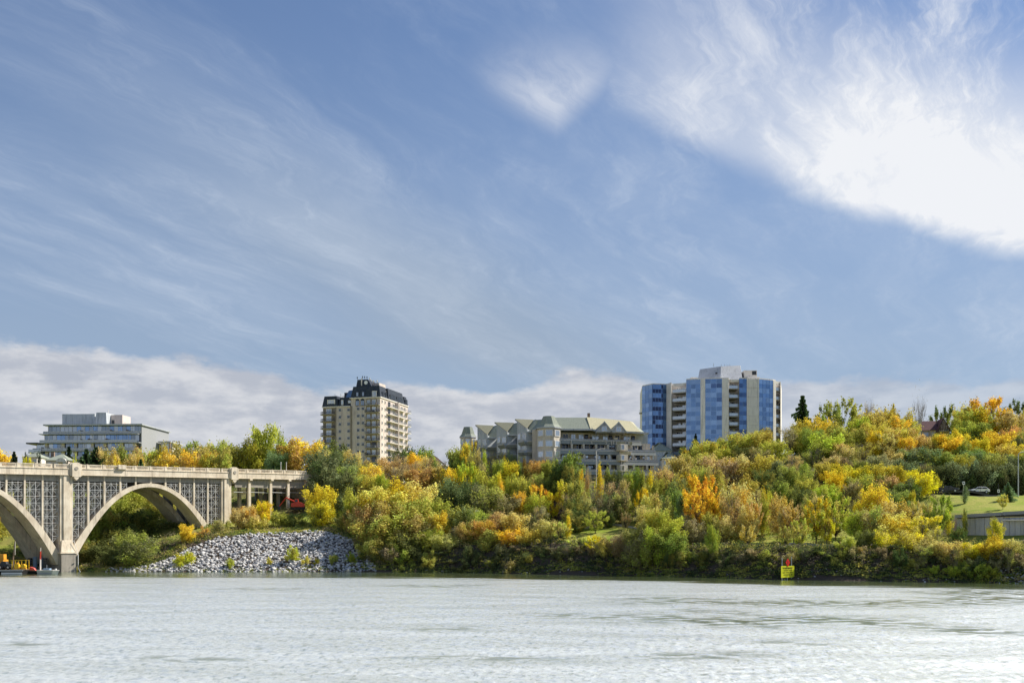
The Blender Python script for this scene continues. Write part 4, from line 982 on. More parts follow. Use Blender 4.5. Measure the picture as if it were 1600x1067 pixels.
me = bpy.data.meshes.new('riprap_stones'); me.from_pydata(mbv, [], mbf); me.materials.append(MATS['rock'])
o = bpy.data.objects.new('riprap_stones', me); COL.objects.link(o); tag(o, 'smaller rip-rap stones filling the slope between the large boulders', kind='stuff')
# ------------------------------------------------------------------ the arch bridge
SL = .0273
BR = empty('arch_bridge', (-114, 222, 0), math.atan2(60, 54), 'long cream concrete open spandrel arch bridge with balustrade crossing the river at the left', 'bridge')
U1, U2, SPAN = 14.8, 57.3, 42.5
UE = 84.5; U0 = -92
ZT = 24.8                                              # top of the rail at u = 0, rising by SL
def bpart(name, mat, mb, bevel=0): return mb.build(name, mat, BR, bevel=bevel)
bpart('deck_slab', 'concrete_grey', MB().sbox(U0, UE, .45, 16.55, ZT - 1.75, ZT - 1.30, SL))
bpart('roadway', 'asphalt', MB().sbox(U0, UE, 2.2, 14.8, ZT - 1.29, ZT - 1.22, SL))
for k, (a, b) in enumerate(((-.05, .44), (16.56, 17.05))):
    bpart('fascia_beam', 'concrete', MB().sbox(U0, UE, a, b, ZT - 2.45, ZT - 1.12, SL))
    bpart('cornice', 'concrete', MB().sbox(U0, UE, a - (.14 if k == 0 else 0), b + (0 if k == 0 else .14), ZT - 1.118, ZT - .98, SL))
    bpart('drip_moulding', 'concrete', MB().sbox(U0, UE, a - (.08 if k == 0 else 0), b + (0 if k == 0 else .08), ZT - 2.60, ZT - 2.452, SL))
for v in (1.0, 5.0, 11.6, 15.6):
    bpart('girder', 'concrete_shaded' if 2 < v < 14 else 'concrete_grey', MB().sbox(U0, UE, v - .2, v + .2, ZT - 4.0, ZT - 1.76, SL))
cb = MB(); u = U0
while u < UE: cb.sbox(u, u + .35, .85, 16.0, ZT - 3.4, ZT - 1.77, SL); u += 3.98
tag(bpart('cross_beams', 'concrete_grey', cb), kind='stuff')
# balustrade: posts and panels of small openings
pan = MB(); L = 3.62
pan.box(0, L, 0, .26, .80, .98); pan.box(0, L, .02, .24, 0, .22); pan.box(0, .45, .04, .22, .22, .80); pan.box(L - .45, L, .04, .22, .22, .80)
for k in range(11): pan.box(.60 + k * .235, .60 + k * .235 + .085, .05, .20, .22, .80)
pm = pan.mesh('balustrade_panel'); pm.materials.append(MATS['concrete'])
post = MB().box(0, .36, -.05, .33, -.02, 1.05); qm = post.mesh('balustrade_post'); qm.materials.append(MATS['concrete'])
ang = math.atan(SL)
for v in (0.02, 16.7):
    u = U0
    while u < UE - 3.9:
        if not (abs(u + 2 - U1) < 2.6 or abs(u + 2 - U2) < 2.6) or v > 1:
            o = bpy.data.objects.new('balustrade_panel', pm); COL.objects.link(o); o.parent = BR; o.location = (u + .36, v, ZT - .98 + SL * u); o.rotation_euler = (0, -ang, 0)
            o = bpy.data.objects.new('balustrade_post', qm); COL.objects.link(o); o.parent = BR; o.location = (u, v, ZT - .98 + SL * u)
        else:
            o = bpy.data.objects.new('balustrade_panel', pm); COL.objects.link(o); o.parent = BR; o.location = (u + .36, v, ZT - .98 + SL * u); o.rotation_euler = (0, -ang, 0)
        u += 3.98
def arch_z(u, uc, zc, rise, half):
    t = abs(u - uc) / half
    return zc - rise * (t ** 2.06)
def ext_z(u):
    """top of the arch ring under the deck at u"""
    best = None
    for uc in (U1 - SPAN / 2, U1 + SPAN / 2, U1 - 1.5 * SPAN):
        if abs(u - uc) <= SPAN / 2: return arch_z(u, uc, 21.6 + SL * (uc - 36), 16.8, SPAN / 2 - 1.1)
    return 0
for uc in (U1 - 1.5 * SPAN, U1 - SPAN / 2, U1 + SPAN / 2):
    zc = 21.6 + SL * (uc - 36); N = 44
    for (v0, v1) in ((.55, 6.1), (10.9, 16.45)):
        half = SPAN / 2 - 1.1; mb = MB(); pts = []
        for i in range(N + 1):
            uu = uc - half - .6 + (2 * half + 1.2) * i / N
            zt = arch_z(uu, uc, zc, 16.8, half)
            th = .95 + .85 * (abs(uu - uc) / half) ** 2
            dzdu = -(16.8 * 2.06 / half) * (abs(uu - uc) / half) ** 1.06 * (1 if uu > uc else -1)
            nn = Vector((-dzdu, 1)).normalized()
            pts.append((uu, zt, uu - nn.x * th, zt - nn.y * th))
        for (a, b, c, d), (e, f_, g, h) in zip(pts, pts[1:]):
            vs = [(a, v0, b), (e, v0, f_), (g, v0, h), (c, v0, d), (a, v1, b), (e, v1, f_), (g, v1, h), (c, v1, d)]
            mb.add(vs, [(0, 3, 2, 1), (4, 5, 6, 7), (0, 1, 5, 4), (3, 7, 6, 2)])
        o = bpart('arch_rib', 'concrete', mb)
    # spandrel columns
    for k in range(-5, 6):
        uu = uc + k * 3.98
        if abs(uu - uc) > SPAN / 2 - 1.6: continue
        zb = arch_z(uu, uc, zc, 16.8, SPAN / 2 - 1.1) - .1; ztop = ZT - 2.62 + SL * uu
        if ztop - zb < .4: continue
        for v in (.62, 4.9, 11.5, 15.8):
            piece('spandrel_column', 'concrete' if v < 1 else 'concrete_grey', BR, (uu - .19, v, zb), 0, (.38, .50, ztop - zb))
        piece('cross_wall', 'concrete_shaded', BR, (uu - .12, 2.6, zb), 0, (.24, 2.25, ztop - zb - .02))  # dark walls added to block the view through, shade painted into their colour
        piece('cross_wall', 'concrete_shaded', BR, (uu - .12, 12.1, zb), 0, (.24, 3.65, ztop - zb - .02))
# piers
for pu, zb in ((U1, 5.5), (U2, 8.0), (U1 - SPAN, 5.5)):
    zt = ZT + SL * pu
    for v0, v1 in ((.0, 5.9), (11.1, 17.0)):
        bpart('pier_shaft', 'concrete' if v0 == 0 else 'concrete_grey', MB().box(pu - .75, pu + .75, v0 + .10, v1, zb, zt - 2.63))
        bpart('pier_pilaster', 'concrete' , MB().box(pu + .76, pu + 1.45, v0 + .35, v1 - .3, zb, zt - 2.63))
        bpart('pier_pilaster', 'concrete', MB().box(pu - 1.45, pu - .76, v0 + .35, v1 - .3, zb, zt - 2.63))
    bpart('pier_wall', 'concrete_shaded', MB().box(pu - .5, pu + .5, 5.92, 11.08, zb, zt - 4.1))
    # sloped shoulders and the footing block
    ftop = 4.6 if zb < 6 else 7.2
    mb = MB(); b0, b1, t0 = 1.75, 2.5, 1.2
    mb.loft([(pu - b0, -.9, ftop), (pu + b0, -.9, ftop), (pu + b0, 18.3, ftop), (pu - b0, 18.3, ftop)],
            [(pu - t0, .05, ftop + 2.8), (pu + t0, .05, ftop + 2.8), (pu + t0, 16.9, ftop + 2.8), (pu - t0, 16.9, ftop + 2.8)])
    bpart('pier_shoulder', 'concrete', mb)
    bpart('pier_footing', 'concrete_grey', MB().box(pu - b0 - .05, pu + b0 + .05, -1.0, 18.4, -2.5 if zb < 6 else 3, ftop - .32), .04)
    bpart('footing_ledge', 'concrete', MB().box(pu - b0 - .25, pu + b0 + .2, -1.15, 18.6, ftop - .318, ftop - .003))
    # pylon on the parapet with a round medallion
    pq = pu; pu = pu + 2.0
    for vv, sg in ((0, -1), (17, 1)):
        y0, y1 = (-.55, .60) if sg < 0 else (16.4, 17.5)
        mb = MB()
        mb.side([(pu - 1.0, zt - 2.9), (pu + 1.0, zt - 2.9), (pu + 1.0, zt + .15), (pu + .45, zt + .45), (pu - .45, zt + .45), (pu - 1.0, zt + .15)], y0, y1)
        py = bpart('pylon', 'concrete', mb)
        if sg < 0:
            mb = MB(); mb.side([(pu - .55, zt - 3.2), (pu, zt - 3.75), (pu + .55, zt - 3.2), (pu + .55, zt - 2.91), (pu - .55, zt - 2.91)], -.50, .5)
            k_ = mb.build('keystone', 'concrete', py)
            md = MB().cyl((pu, -.60, zt - .95), .42, .12, 20, 'y'); md.build('medallion', 'concrete_grey', py)
            for du in (-1.38, 1.03):
                MB().box(pu + du, pu + du + .35, -.30, .50, zt - 2.7, zt + .15).build('side_pier', 'concrete', py)
bpart('drain_pipe', 'white_paint', MB().bar((U1 + 2.05, -1.2, 4.0), (U1 + 2.05, -1.2, .9), .09, .09, 6).bar((U1 + 2.05, -1.2, .9), (U1 + 2.5, -1.6, -.3), .09, .09, 6).bar((U1 + 1.3, -.6, 7.3), (U1 + 2.05, -1.2, 4.0), .06, .06, 6))
bpart('utility_box', 'concrete', MB().box(27.0, 29.0, -.62, -.16, ZT + SL * 28 - .95, ZT + SL * 28 + .12), .05)
# approach span columns and abutment
for uu in (64.6, 71.4, 77.2, UE - 1.2):
    gx = ground(*( (Matrix.Translation((-114, 222, 0)) @ Matrix.Rotation(math.atan2(60, 54), 4, 'Z')) @ Vector((uu, .8, 0))).xy) - 1
    for v in (.55, 5.2, 11.5, 16.0):
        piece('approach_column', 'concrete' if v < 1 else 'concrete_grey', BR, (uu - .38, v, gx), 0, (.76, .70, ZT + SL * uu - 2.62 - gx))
    piece('cap_bracket', 'concrete', BR, (uu - .42, -.22, ZT + SL * uu - 3.05), 0, (.84, .78, .43))
for ku, (a, b) in enumerate(((60.2, 64.1), (65.1, 70.9), (71.9, 76.7), (77.8, 82.6))):
    piece('spandrel_wall', 'concrete_grey', BR, (a, .86, ZT + SL * a - 4.9), 0, (b - a, .3, 1.4))
    piece('hanging_walkway', 'scaffold_steel', BR, (a, 1.3, ZT + SL * a - 6.2), 0, (b - a, 1.2, .14))
    piece('hanging_walkway', 'scaffold_steel', BR, (a, 1.3, ZT + SL * a - 5.3), 0, (b - a, .06, .06))
    piece('inner_wall', 'concrete_shaded', BR, (a, 9.0, 10.0), 0, (b - a - 1.2, .4, 7.6))
bpart('abutment', 'concrete_grey', MB().box(UE - .9, UE + 6, .2, 16.8, 12, ZT + SL * UE - 2.7))
bpart('abutment_return', 'concrete', MB().sbox(UE, UE + 12, -.05, .4, ZT - 2.45, ZT - .99, SL))

# scaffolding in the spandrels, one stack each side of every pier; poles, ledgers and braces read as thin lattices
def scaffold(ua, ub, label, gb=None):
    sc = empty('scaffold', (-114, 222, 0), math.atan2(60, 54), label, 'scaffold', 'scaffolds hung in the bridge spandrels')
    poles, ledg, brac, dk = MB(), MB(), MB(), MB(); n = int(round(abs(ub - ua) / 1.3))
    us = [ua + (ub - ua) * k / n for k in range(n + 1)]
    for v in (.85, 2.0, 4.5):
        for u in us:
            zb = (ext_z(u) if gb is None else gb) + .05; zt = ZT - 4.1 + SL * u
            if zt - zb > .6: poles.bar((u, v, zb), (u, v, zt), .07)
        for a, b in zip(us, us[1:]):
            z0 = ZT - 4.4
            k = 0
            while True:
                z = z0 - k * 1.55 + SL * a
                if z < (max(ext_z(a), ext_z(b)) if gb is None else gb) + .2 or z < 5: break
                ledg.bar((a, v, z), (b, v, z), .065)
                if v < 1: ledg.bar((a, v, z - .5), (b, v, z - .5), .028)
                if (k + int(a)) % 2 and v < 4:
                    brac.bar((a, v + .06, z), (b, v + .06, z - 1.45), .05)
                elif v < 4: brac.bar((b, v + .06, z), (a, v + .06, z - 1.45), .05)
                if k % 2 == 0 and v > 4: dk.box(min(a, b), max(a, b) - .05, 1.0, 2.5, z - .12, z - .04)
                k += 1
    for nm, m_, mt in (('poles', poles, 'scaffold_steel'), ('ledgers', ledg, 'scaffold_steel'), ('braces', brac, 'scaffold_steel'), ('deck_boards', dk, 'bargewood')):
        if m_.v: o = m_.build(nm, mt, sc); o['kind'] = 'stuff'
scaffold(U1 - 1.7, U1 - 18.5, 'grey tube scaffold left of the first pier, filling the spandrel above the arch')
scaffold(U1 + 1.7, U1 + 15.0, 'grey tube scaffold right of the first pier, filling the spandrel above the arch')
scaffold(U2 - 1.7, U2 - 17.0, 'grey tube scaffold left of the second pier, above the falling end of the arch')

# ------------------------------------------------------------------ red boom lift beside the bridge end
def local(u, v): return (Matrix.Translation((-114, 222, 0)) @ Matrix.Rotation(math.atan2(60, 54), 4, 'Z')) @ Vector((u, v, 0))
P = W(466, 793, 277); g = ground(P.x, P.y)
ex = empty('excavator', (P.x, P.y, max(g, P.z - .6)), R(8), 'red tracked machine with a long arm parked below the end of the bridge', 'excavator')
MB().box(-2.0, 1.9, -1.2, -.7, 0, .7).build('track', 'tyre_rubber', ex); MB().box(-2.0, 1.9, .7, 1.2, 0, .7).build('track', 'tyre_rubber', ex)
MB().side([(-1.9, .8), (1.6, .8), (1.7, 1.7), (.6, 2.1), (-1.9, 1.9)], -1.1, 1.1).build('body', 'red_paint', ex, bevel=.08)
cab = MB().side([(-1.0, 2.0), (.2, 2.1), (0, 3.0), (-.9, 3.0)], -1.0, .1).build('cab', 'red_paint', ex, bevel=.05)
MB().box(-.8, -.1, -1.04, -1.01, 2.2, 2.85).build('window', 'car_glass', cab)
MB().bar((.2, .4, 1.8), (-3.4, .4, 3.4), .22, .18, 6).build('boom', 'red_paint', ex); MB().bar((-3.4, .4, 3.4), (-5.2, .4, 1.0), .16, .12, 6).build('dipper_arm', 'red_paint', ex)
MB().side([(-5.7, .2), (-4.9, .1), (-4.8, .9), (-5.3, 1.1)], 0, .8).build('bucket', 'dark_metal', ex)

# ------------------------------------------------------------------ work barge and what stands on it
YB = 219.0
def bx(px): return (px - 800) / FPX * YB
b0 = empty('work_barge', (bx(8), YB, 0), 0, 'flat black work barge moored in front of the first bridge pier', 'barge')
MB().side([(-12, -.4), (5.2, -.4), (5.4, .95), (-12, .95)], -3, 3).build('hull', 'black_paint', b0)
MB().box(-12, 5.3, -2.9, 2.9, .951, 1.05).build('deck', 'bargewood', b0)
MB().box(.7, 5.2, -3.06, -3.01, .05, .45).build('boot_stripe', 'white_paint', b0)
MB().box(-12, 5.4, -3.12, -3.02, .74, .95).build('rub_rail', 'light_metal', b0)
def thing_at(name, px, Y, z, label, cat, rz=0): return empty(name, ((px - 800) / FPX * Y, Y, z), rz, label, cat)
cr = thing_at('crane', -2, 219, 1.05, 'orange crane with a tall yellow boom at the left end of the barge', 'crane')
MB().box(-1.5, 1.5, -1.3, 1.3, .9, 2.1).build('house', 'crane_orange', cr, bevel=.08)
MB().box(-.4, 1.6, -1.25, .3, 2.1, 3.3).build('cab', 'crane_orange', cr, bevel=.06)
MB().bar((-.6, 0, 2), (.0, 0, 11.5), .42, .30, 4).build('boom', 'yellow_paint', cr); MB().bar((.25, -.35, 3), (-.15, -.1, 9.5), .12, .12, 4).build('boom_cable_tray', 'white_panel', cr)
for s in (-1.2, 1.2): MB().box(-1.9, 1.9, s - .35, s + .35, 0, .9).build('track', 'tyre_rubber', cr)
td = thing_at('small_loader', 10, 217.6, 1.05, 'dark wheeled loader parked on the barge beside the crane', 'loader')
for k, x in enumerate((-.95, .75)):
    for y in (-.7, .7):
        wh = MB().cyl((x, y, .48), .48, .3, 14, 'y').build('wheel', 'tyre_rubber', td); MB().cyl((x, y - .17, .48), .22, .04, 10, 'y').build('rim', 'white_panel', wh)
MB().side([(-1.4, .5), (1.3, .5), (1.25, 1.1), (.3, 1.2), (.1, 1.75), (-.8, 1.75), (-1.3, 1.1)], -.55, .55).build('body', 'dark_metal', td, bevel=.05)
MB().bar((-.7, -.5, 1.3), (1.7, -.5, .7), .08).bar((-.7, .5, 1.3), (1.7, .5, .7), .08).build('lift_arms', 'dark_metal', td)
yf = thing_at('winch_frame', 32, 217.3, 1.05, 'bright yellow tubular frame around a winch on the barge deck', 'winch')
f = MB()
for x in (-1.5, -.1, 1.5):
    for y in (-.7, .7): f.bar((x, y, 0), (x, y, 2.0), .07)
for y in (-.7, .7): f.bar((-1.5, y, 2.0), (1.5, y, 2.0), .08); f.bar((-1.5, y, .15), (1.5, y, .15), .07); f.bar((-1.5, y, 2.0), (-2.6, y, 1.9), .05)
f.build('frame', 'yellow_paint', yf)
MB().cyl((-.7, 0, .75), .55, .9, 14, 'y').build('drum', 'yellow_paint', yf); MB().cyl((.75, 0, .7), .45, .9, 14, 'y').build('drum', 'yellow_paint', yf)
MB().side([(-1.4, .1), (-.1, .1), (-.5, 1.5), (-.9, 1.5)], -.3, .3).build('motor', 'crane_orange', yf); MB().side([(.2, .1), (1.3, .1), (.9, 1.2), (.6, 1.2)], -.3, .3).build('motor', 'crane_orange', yf)
pl = thing_at('spud_pole', 21, 218.5, 0, 'tall dark weathered spud pole standing through the barge deck', 'pole')
MB().bar((0, 0, 0), (-.05, 0, 3.6), .16, .15, 8).bar((-.05, 0, 3.6), (.35, 0, 7.3), .15, .10, 8).build('pile', 'bargewood', pl); MB().bar((.35, 0, 4.2), (.40, 0, 7.2), .05).build('rail', 'white_panel', pl)
pt = thing_at('pontoon', 50, 219.5, 0, 'small black pontoon tied between the barge and the grey workboat', 'pontoon')
MB().side([(-1.4, -.3), (1.4, -.3), (1.5, .7), (-1.5, .7)], -1.2, 1.2).build('float', 'black_paint', pt); MB().box(-1.45, 1.45, -1.15, 1.15, .701, .78).build('deck', 'bargewood', pt)
MB().side([(-1.0, .78), (1.0, .78), (.6, 1.35), (-.2, 1.6), (-.8, 1.2)], -.5, .4).build('tarpaulin', 'pink_red', pt, bevel=.1)
mk = thing_at('marker_post', 63, 220, 0, 'slim red and white marker post rising beside the workboat', 'post')
MB().bar((0, 0, 0), (0, 0, 3.2), .16, .16, 8).build('lower_post', 'white_panel', mk); MB().bar((0, 0, 3.2), (.05, 0, 5.0), .13, .13, 8).build('upper_post', 'red_paint', mk); MB().bar((.05, 0, 5.0), (.1, 0, 5.8), .08, .05, 8).build('tip', 'white_panel', mk)
bt = thing_at('workboat', 76, 219, 0, 'grey aluminium workboat moored beside the bridge pier footing', 'boat')
N = 9; bot, topl = [], []
hull = MB()
def ring(z, w, x0, x1): return [(x0, -w, z), (x1 - 1.0, -w, z), (x1, 0, z), (x1 - 1.0, w, z), (x0, w, z)]
hull.loft(ring(-.25, .65, -2.1, 1.9), ring(.78, .95, -2.2, 2.35), True); hull.build('hull', 'light_metal', bt)
MB().loft(ring(.78, .98, -2.22, 2.38), ring(.90, .98, -2.22, 2.40), True).build('gunwale', 'white_panel', bt)
MB().box(-1.0, .4, -.5, .5, .9, 1.25).build('console', 'container_blue', bt, bevel=.04); MB().bar((-.4, 0, 1.2), (-.4, 0, 2.0), .05).build('mast', 'light_metal', bt)
MB().box(-2.35, -2.05, -.25, .25, .3, 1.5).build('outboard_motor', 'black_paint', bt, bevel=.05); MB().cyl((1.7, -.3, 1.05), .2, .3, 8).build('bollard', 'white_paint', bt)
for px, w, h, col, lb in ((56, 1.5, 3.0, 'container_blue', 'stack of pale blue formwork panels leaning on the shaded pier footing'), (67, 1.0, 3.0, 'container_blue', 'narrow blue formwork stack leaning on the footing behind the marker post'), (46, 1.8, 2.7, 'dark_metal', 'dark steel form standing against the shaded pier footing, left of the blue stack'), (74, 1.6, 2.8, 'dark_metal', 'dark steel form standing against the shaded pier footing, right of the blue stacks')):
    Pw = local(U1 - 3.2, {56: 9.5, 67: 6.2, 46: 12.5, 74: 4.0}[px])
    fs = empty('formwork_stack', (Pw.x, Pw.y, .2), math.atan2(60, 54) + R(90), lb, 'formwork')
    n = 5
    for k in range(n): piece('panel', col, fs, (-w / 2, 0, .3 + k * h / n), 0, (w, .35, h / n - .07))
    piece('base', 'bargewood', fs, (-w / 2 - .1, -.1, -.4), 0, (w + .2, .6, .68))
# ------------------------------------------------------------------ facades
class Fac:
    """a wall line in a building's own plan, drawn left to right as seen from outside"""
    def __init__(s, root, p0, p1):
        s.root = root; s.p = Vector(p0); d = Vector(p1) - s.p; s.L = d.length; s.d = d.normalized(); s.n = Vector((s.d.y, -s.d.x)); s.rz = math.atan2(s.d.y, s.d.x)
    def at(s, u, o=0.0, z=0.0):
        q = s.p + s.d * u + s.n * o; return (q.x, q.y, z)
    def put(s, name, mat, u, z, w, h, o=0.0, dep=.1, key='cube', maker=None, parent=None):
        """a box w wide, h high; its front stands o proud of the wall line, dep deep"""
        return piece(name, mat, parent or s.root, s.at(u, o, z), s.rz, (w, dep, h), key, maker)
def window(f, u, z, w, h, gm='glass_grey', frame='white_panel', o=.04, name='window', mull=1):
    k = ('win', mull)
    def mk(mb):
        t = .10
        mb.box(0, t, 0, 1, 0, 1); mb.box(1 - t, 1, 0, 1, 0, 1); mb.box(t, 1 - t, 0, 1, 0, t); mb.box(t, 1 - t, 0, 1, 1 - t, 1)
        for q in range(mull): 
            x = (q + 1) / (mull + 1); mb.box(x - .03, x + .03, .1, 1, t, 1 - t)
    fr = f.put(name, frame, u, z, w, h, o + .09, .12, 'win%d' % mull, mk)
    pk = 'pane'
    def mp(mb): mb.box(.09, .91, .30, .60, .09, .91)
    pn = piece('pane', gm, fr, (0, 0, 0), 0, (1, 1, 1), 'pane', mp)
    return fr
def rail(f, u, z, w, h=1.0, o=1.2, mat='railing_metal', glassy=None, parent=None):
    def mk(mb):
        n = max(4, int(w / .35)); t = .02
        mb.box(0, 1, 0, 1, .94, 1); mb.box(0, 1, 0, 1, .06, .11)
        for q in range(n + 1): mb.box(q / n * (1 - t * .5), q / n * (1 - t * .5) + .012, .2, .8, .1, .95)
    r = f.put('railing', mat, u, z, w, h, o, .05, 'rail%d' % int(w * 3), mk, parent)
    if glassy: piece('railing_glass', glassy, r, (.01, .35, .1), 0, (.98, .3, .8))
    return r
def balcony(f, u, z, w, proj=1.3, door='glass_grey', doorw=1.8, slab='concrete_grey', rl='railing_metal', glassy=None, rh=1.05, doorx=None, wallside=True, o0=0):
    s = f.put('balcony_slab', slab, u, z - .2, w, .2, o0 + proj, proj)
    rail(f, u, z, w, rh, o0 + proj - .02, rl, glassy)
    for e in (0, 1):
        q = f.at(u + e * w - (.05 if e else 0), o0 + proj, z)
        piece('side_rail', rl, f.root, q, f.rz, (.05, proj, rh), 'siderail', lambda mb: (mb.box(0, 1, 0, 1, .93, 1), mb.box(0, 1, 0, 1, .05, .1), [mb.box(.1, .9, k / 4, k / 4 + .03, .1, .93) for k in range(5)]))
    if door:
        dx = (w - doorw) / 2 if doorx is None else doorx
        window(f, u + dx, z + .05, doorw, 2.15, door, 'dark_metal' if door == 'glass_dark' else 'white_panel', o0 + .05, 'balcony_door', 1)
    return s

# ------------------------------------------------------------------ cream residential tower with navy mansard roof
def cream_tower():
    P = W(594, 621, 393)
    B = empty('cream_tower', (P.x, P.y, 0), R(-16), 'cream residential tower with navy mansard roof and stacks of balconies', 'apartment tower')
    E = P.z; FH = 2.83; E2 = E - 3.1                       # eaves of the high part and of the low left part
    MB().box(-12.6, 0, 0, 29, 22, E).build('wall', 'stucco', B); MB().box(-25, -12.61, .3, 27, 22, E2).build('wall', 'stucco', B)
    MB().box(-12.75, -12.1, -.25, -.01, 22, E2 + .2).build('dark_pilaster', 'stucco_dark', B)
    MB().box(-19.6, -19.2, .0, .29, 22, E2).build('corner_strip', 'stucco_dark', B)
    MB().box(-13, .35, -.4, 29.3, E, E + .35).build('eave_cornice', 'white_panel', B); MB().box(-25.3, -13.01, -.1, 27.3, E2, E2 + .35).build('eave_cornice', 'white_panel', B)
    # mansards
    def mans(x0, x1, y0, y1, z, h, ins, name='mansard_roof'):
        return MB().loft([(x0, y0, z), (x1, y0, z), (x1, y1, z), (x0, y1, z)], [(x0 + ins, y0 + ins, z + h), (x1 - ins, y0 + ins, z + h), (x1 - ins, y1 - ins, z + h), (x0 + ins, y1 - ins, z + h)]).build(name, 'shingle_navy', B)
    mans(-12.7, .1, -.1, 7.2, E + .36, 4.5, .8); mans(-12.7, .1, 8.4, 25.2, E + .36, 4.6, .8); mans(-12.7, .1, 25.6, 29.2, E + .36, 3.6, .7)
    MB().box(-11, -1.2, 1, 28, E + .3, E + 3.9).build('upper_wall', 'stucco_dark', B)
    mans(-25.2, -18.4, -.05, 10, E2 + .36, 4.2, .7); mans(-18.3, -12.8, .3, 20, E2 + .36, 3.5, .6)
    MB().loft([(-15.6, 1.5, E2 + 3.8), (-12.3, 1.5, E2 + 3.8), (-12.3, 9, E2 + 3.8), (-15.6, 9, E2 + 3.8)], [(-14.6, 2.2, E + 3.6), (-12.0, 2.2, E + 3.9), (-12.0, 8, E + 3.9), (-14.6, 8, E + 3.6)]).build('sloped_skylight', 'glass_grey', B)
    MB().box(-16.6, -15.2, 2.4, 7, E2 + 3.8, E + 2.9).build('stair_head', 'shingle_navy', B)
    ph = MB().loft([(-10.9, 1.2, E + 4.8), (-4.2, 1.2, E + 4.8), (-4.2, 9, E + 4.8), (-10.9, 9, E + 4.8)], [(-10.5, 1.6, E + 7.7), (-6.0, 1.6, E + 7.7), (-6.0, 8, E + 7.7), (-10.5, 8, E + 7.7)]).build('penthouse', 'shingle_navy', B)
    MB().box(-5.6, -1.6, 3, 9, E + 4.9, E + 6.3).build('penthouse', 'stucco', B)
    for x, z0, h in ((-10.6, 7.6, 1.3), (-8.3, 7.6, 1.5), (-7.4, 7.6, 1.4), (-6.4, 7.6, 1.3), (-5.2, 6.6, 1.7), (-4.6, 6.5, 1.1), (-2.0, 5, 2.2), (-1.2, 4.8, 1.2), (-3.6, 6.2, 1.0)):
        a = MB().bar((x, 1.8, E + z0), (x, 1.8, E + z0 + h), .06).build('antenna', 'dark_metal', B)
        MB().box(x - .16, x + .16, 1.6, 1.75, E + z0 + h - .75, E + z0 + h).build('antenna_panel', 'dark_metal' if z0 > 7 else 'white_panel', a)
    MB().bar((-5.4, 2, E + 6.3), (-1.8, 2, E + 6.3), .05).bar((-5.4, 2, E + 6.9), (-1.8, 2, E + 6.9), .05).build('roof_railing', 'light_metal', B)
    MB().cyl((-6.7, 1.35, E + 6.4), .75, .15, 16, 'y').build('satellite_dish', 'white_paint', B); MB().box(-8.65, -8.3, 1.0, 1.3, E + 5.2, E + 8.2).build('vent_stack', 'white_panel', B)
    for x in (-20.5, -18): MB().bar((x, 2, E2 + 4.4), (x, 2, E2 + 5.6), .06).build('antenna', 'dark_metal', B)
    for x in (-17.7, -17, -16.3): MB().cyl((x, 1.3, E2 + 4.2), .14, .9, 8).build('roof_vent', 'white_panel', B)
    F1 = Fac(B, (-25, .3), (-12.6, .3)); F2 = Fac(B, (-12.6, 0), (0, 0)); F3 = Fac(B, (0, 0), (0, 29)); FL = Fac(B, (-25, 27), (-25, .3))
    dk = random.Random(3)
    n = 0
    z = E2 - FH
    # roof-storey windows
    window(F1, 2.0, E2 + .9, 3.4, 2.2, 'glass_pale', 'white_panel', .10, 'dormer_window', 3); window(F1, 8.1, E2 + .8, 1.0, 2.0, 'glass_pale', 'white_panel', .16, 'dormer_window', 0); window(F1, 11.1, E2 + 1.4, 1.1, 1.1, 'glass_pale', 'white_panel', .1, 'dormer_window')
    for u in (2.3, 4.8): window(F2, u, E + .7, 1.1, 1.9, 'glass_grey', 'dark_metal', .12, 'dormer_window', 0)
    window(F2, 9.2, E + .5, 2.0, 2.2, 'glass_grey', 'white_panel', .12, 'dormer_window', 2)
    for u in (2.1, 4.3):
        a = window(F2, u, E - 3.0, 1.5, 2.3, 'glass_grey', 'shingle_navy', .08, 'arched_window', 1)
        ar = F2.put('arch_head', 'shingle_navy', u - .1, E - .95, 1.7, .75, .10, .12, 'archhead', lambda mb: mb.side([(.5 + .5 * math.cos(t * math.pi / 8), math.sin(t * math.pi / 8)) for t in range(9)], 0, 1))
    for fl in range(13):
        z2 = E2 - FH * (fl + 1) + .1
        if z2 < 25: break
        for u in (6.9, 10.7): window(F1, u, z2 + .9, 1.15, 1.2, 'glass_dark', 'light_metal')
        balcony(F1, 0.0, z2, 5.3, 1.2, 'glass_pale' if fl % 2 else 'glass_grey', 2.4, 'concrete_grey', 'dark_metal')
        F1.put('recess_shade_panel', 'stucco_dark', .1, z2, 5.1, FH - .35, .01, .1)  # dark sheet on the flat wall, painting the shade of a recess
        balcony(FL, 23.0, z2, 3.5, 1.3, None, 2, 'concrete_grey', 'railing_metal')
    for fl in range(14):
        z2 = E - FH * (fl + 1) + .0
        if z2 < 25: break
        if fl:
            for u in (2.6, 4.6): window(F2, u, z2 + .9, 1.2, 1.25, 'glass_dark', 'light_metal')
        balcony(F2, 6.5, z2, 6.0, 1.3, dk.choice(('glass_grey', 'glass_dark', 'glass_pale')), 1.7, 'concrete_grey', 'dark_metal' if fl % 2 else 'railing_metal', doorx=2.6)
        F2.put('recess_shade_panel', 'stucco_dark', 6.5, z2, 4.7, FH - .35, .012, .1)  # recess shade painted as a dark sheet behind the balcony
        window(F2, 6.9, z2 + .5, 1.5, 1.6, 'glass_grey', 'white_panel', .07)
        for k in range(2):
            if dk.random() < .7: F2.put(dk.choice(('patio_chair', 'planter')), dk.choice(('dark_metal', 'brick_brown', 'white_panel')), 6.8 + dk.random() * 4.5, z2 + .02, .5, .75, .9, .5)
        for u in (1.3, 4.3): window(F3, u, z2 + .9, 1.1, 1.25, 'glass_dark', 'white_panel')
